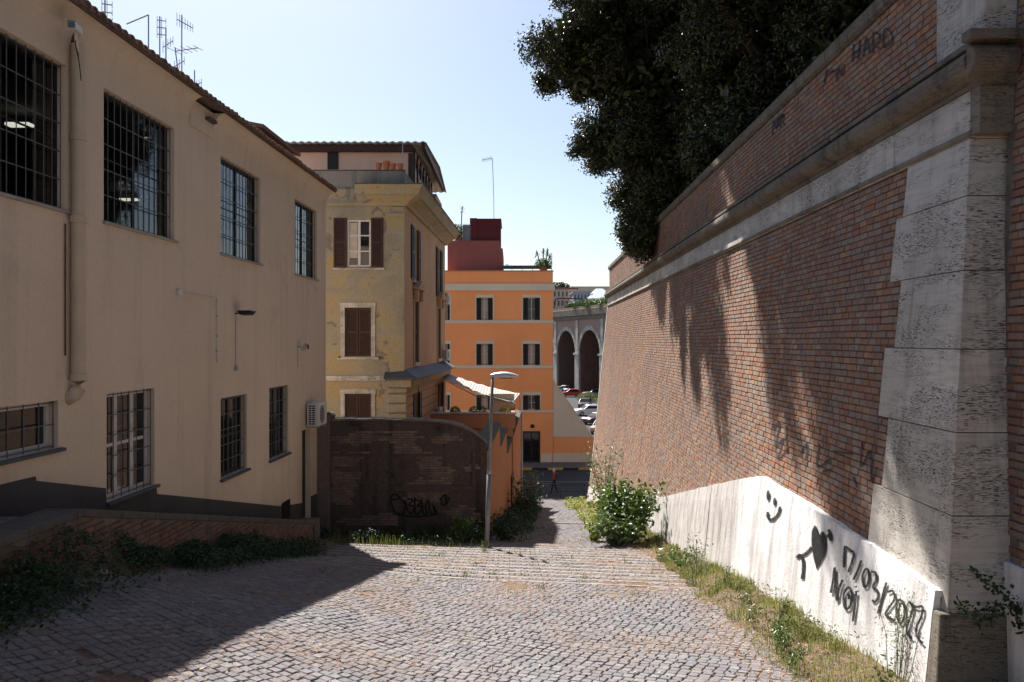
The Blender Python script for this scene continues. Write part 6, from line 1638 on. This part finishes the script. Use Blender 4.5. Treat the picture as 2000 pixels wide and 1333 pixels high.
xver = (lambda Y, n: 3.95+.027*Y - rng.uniform(0,1.7,n), ydist)
blades('verge_grass', 42000, xver, verge, (.03,.17), M['weed_leaf'], 'green weeds and grass on the verge along the wall foot')
blades('dry_verge_grass', 80000, xver, lambda X, Y: np.maximum(verge(X, Y), (verge(X, Y) > 0)*.30), (.03,.19), M['dry_grass'], 'straw coloured dry grass mixed into the verge along the wall', .004)
# small leafy ground weeds
def groundleaves(name, n, xf, keep, hr, size, mat, lab, cat='ground cover'):
    Yv = xf[1](n); Xv = xf[0](Yv, n); k = keep(Xv, Yv) > rng.uniform(0,1,n); Xv, Yv = Xv[k], Yv[k]; n = len(Xv)
    hh = hr*np.clip(fbm(Xv*1.3, Yv*1.3, 71, 3)*1.8-.3, .1, 1.2)
    pts = np.stack([Xv, Yv, soil_z(Xv, Yv) + rng.uniform(0,1,n)**.7*hh],1); V = leaf_arrays(pts, n, size, .8)
    o = link(name, npmesh(name, V, np.arange(len(V)).reshape(-1,4), mat)); tag(o, lab, cat, kind='stuff')
groundleaves('verge_weeds', 60000, xver, lambda X, Y: verge(X,Y)*np.clip((fbm(X*1.1,Y*.9,33,3)-.44)*7,0,1), .28, (.045,.02), M['weed_leaf'], 'leafy low weeds on the verge along the wall foot')
lver = (lambda Y, n: -5.45+.0354*Y + rng.uniform(0,1.5,n)**1.0, lambda n: rng.uniform(5.,19.3,n))
groundleaves('bank_weeds', 70000, lver, lambda X, Y: np.clip(1.25-(X+5.5-.0354*Y)/(.95-.02*Y), 0, 1)*np.clip((fbm(X*.9,Y*.9,35,3)-.22)*4,0,1)*np.clip((21-Y)/6,.3,1), .50, (.075,.032), M['dark_weed'], 'dark ground cover plants along the low brick wall')
yver = (lambda Y, n: rng.uniform(-5.4,-.6,n), lambda n: rng.uniform(20.2,23.2,n))
groundleaves('yard_wall_weeds', 16000, yver, lambda X, Y: np.clip((Y-20.3)/1.5,0,1)*np.clip((fbm(X*1.2,Y,36,3)-.35)*4,0,1), .45, (.08,.035), M['dark_weed'], 'dark weeds at the foot of the dark yard wall')
blades('stair_grass', 60000, (lambda Y, n: rng.uniform(-5,3.2,n), lambda n: rng.uniform(7,30,n)), lambda X, Y: lim_ok(X,Y)*np.clip((fbm(X*2.3,Y*2.3,81,3)-.68)*6,0,1)*np.where(Y>13,1,.25), (.04,.14), M['weed_leaf'], 'small grass tufts growing between cobbles and on the steps')
blades('yard_grass', 3500, yver, lambda X, Y: np.clip((fbm(X*2,Y,37,3)-.42)*4,0,1), (.1,.35), M['weed_leaf'], 'upright grass before the yard wall catching the sun', .006, .3)
rver = (lambda Y, n: -.65+.058*(Y-23.3) + rng.uniform(0,1.2,n), lambda n: rng.uniform(23.4,46,n))
groundleaves('side_wall_weeds', 26000, rver, lambda X, Y: np.clip(1.1-(X+.75-.058*(Y-23.3))/1.3,0,1)*np.clip((fbm(X,Y*.6,38,3)-.35)*4,0,1), .7, (.12,.05), M['dark_weed'], 'weeds along the foot of the orange side wall')
rver2 = (lambda Y, n: 2.2+.015*Y + rng.uniform(0,1.2,n), lambda n: rng.uniform(23,47,n))
groundleaves('ramp_edge_weeds', 16000, rver2, lambda X, Y: np.clip((fbm(X,Y*.6,39,3)-.4)*5,0,1), .4, (.10,.05), M['yellow_leaf'], 'yellow green weeds along the right edge of the ramp')

# bits of rubbish
def rubbish(name, px, py, r, lab, mat='plastic_white'):
    v_ = (CY-py)/F; Y = 6.0
    for _ in range(200):
        x = (px-CX)/F*Y
        if float(soil_z(x, Y)) > v_*Y: break
        Y += .08
    x = (px-CX)/F*Y; z = float(soil_z(x, Y))
    bm = bmesh.new(); bmesh.ops.create_icosphere(bm, subdivisions=3, radius=r)
    for v in bm.verts:
        f_ = 1 + .5*(random.random()-.5); v.co = Vector((v.co.x*1.6*f_, v.co.y*f_, v.co.z*.45*f_))
    me = bpy.data.meshes.new(name); bm.to_mesh(me); bm.free(); me.materials.append(M[mat]); o = bpy.data.objects.new(name, me); C.objects.link(o); o.location = (x, Y, z+r*.4); o.rotation_euler = (0,0,random.uniform(0,3)); tag(o, lab, 'litter')
rubbish('crumpled_plastic', 1522, 1240, .06, 'crumpled white plastic lying in the verge grass near the wall')
rubbish('crumpled_paper', 884, 1284, .022, 'small crumpled white paper on the sunlit cobbles')
rubbish('crumpled_paper', 201, 1123, .045, 'small pale crumpled paper in the shadow by the ground cover')
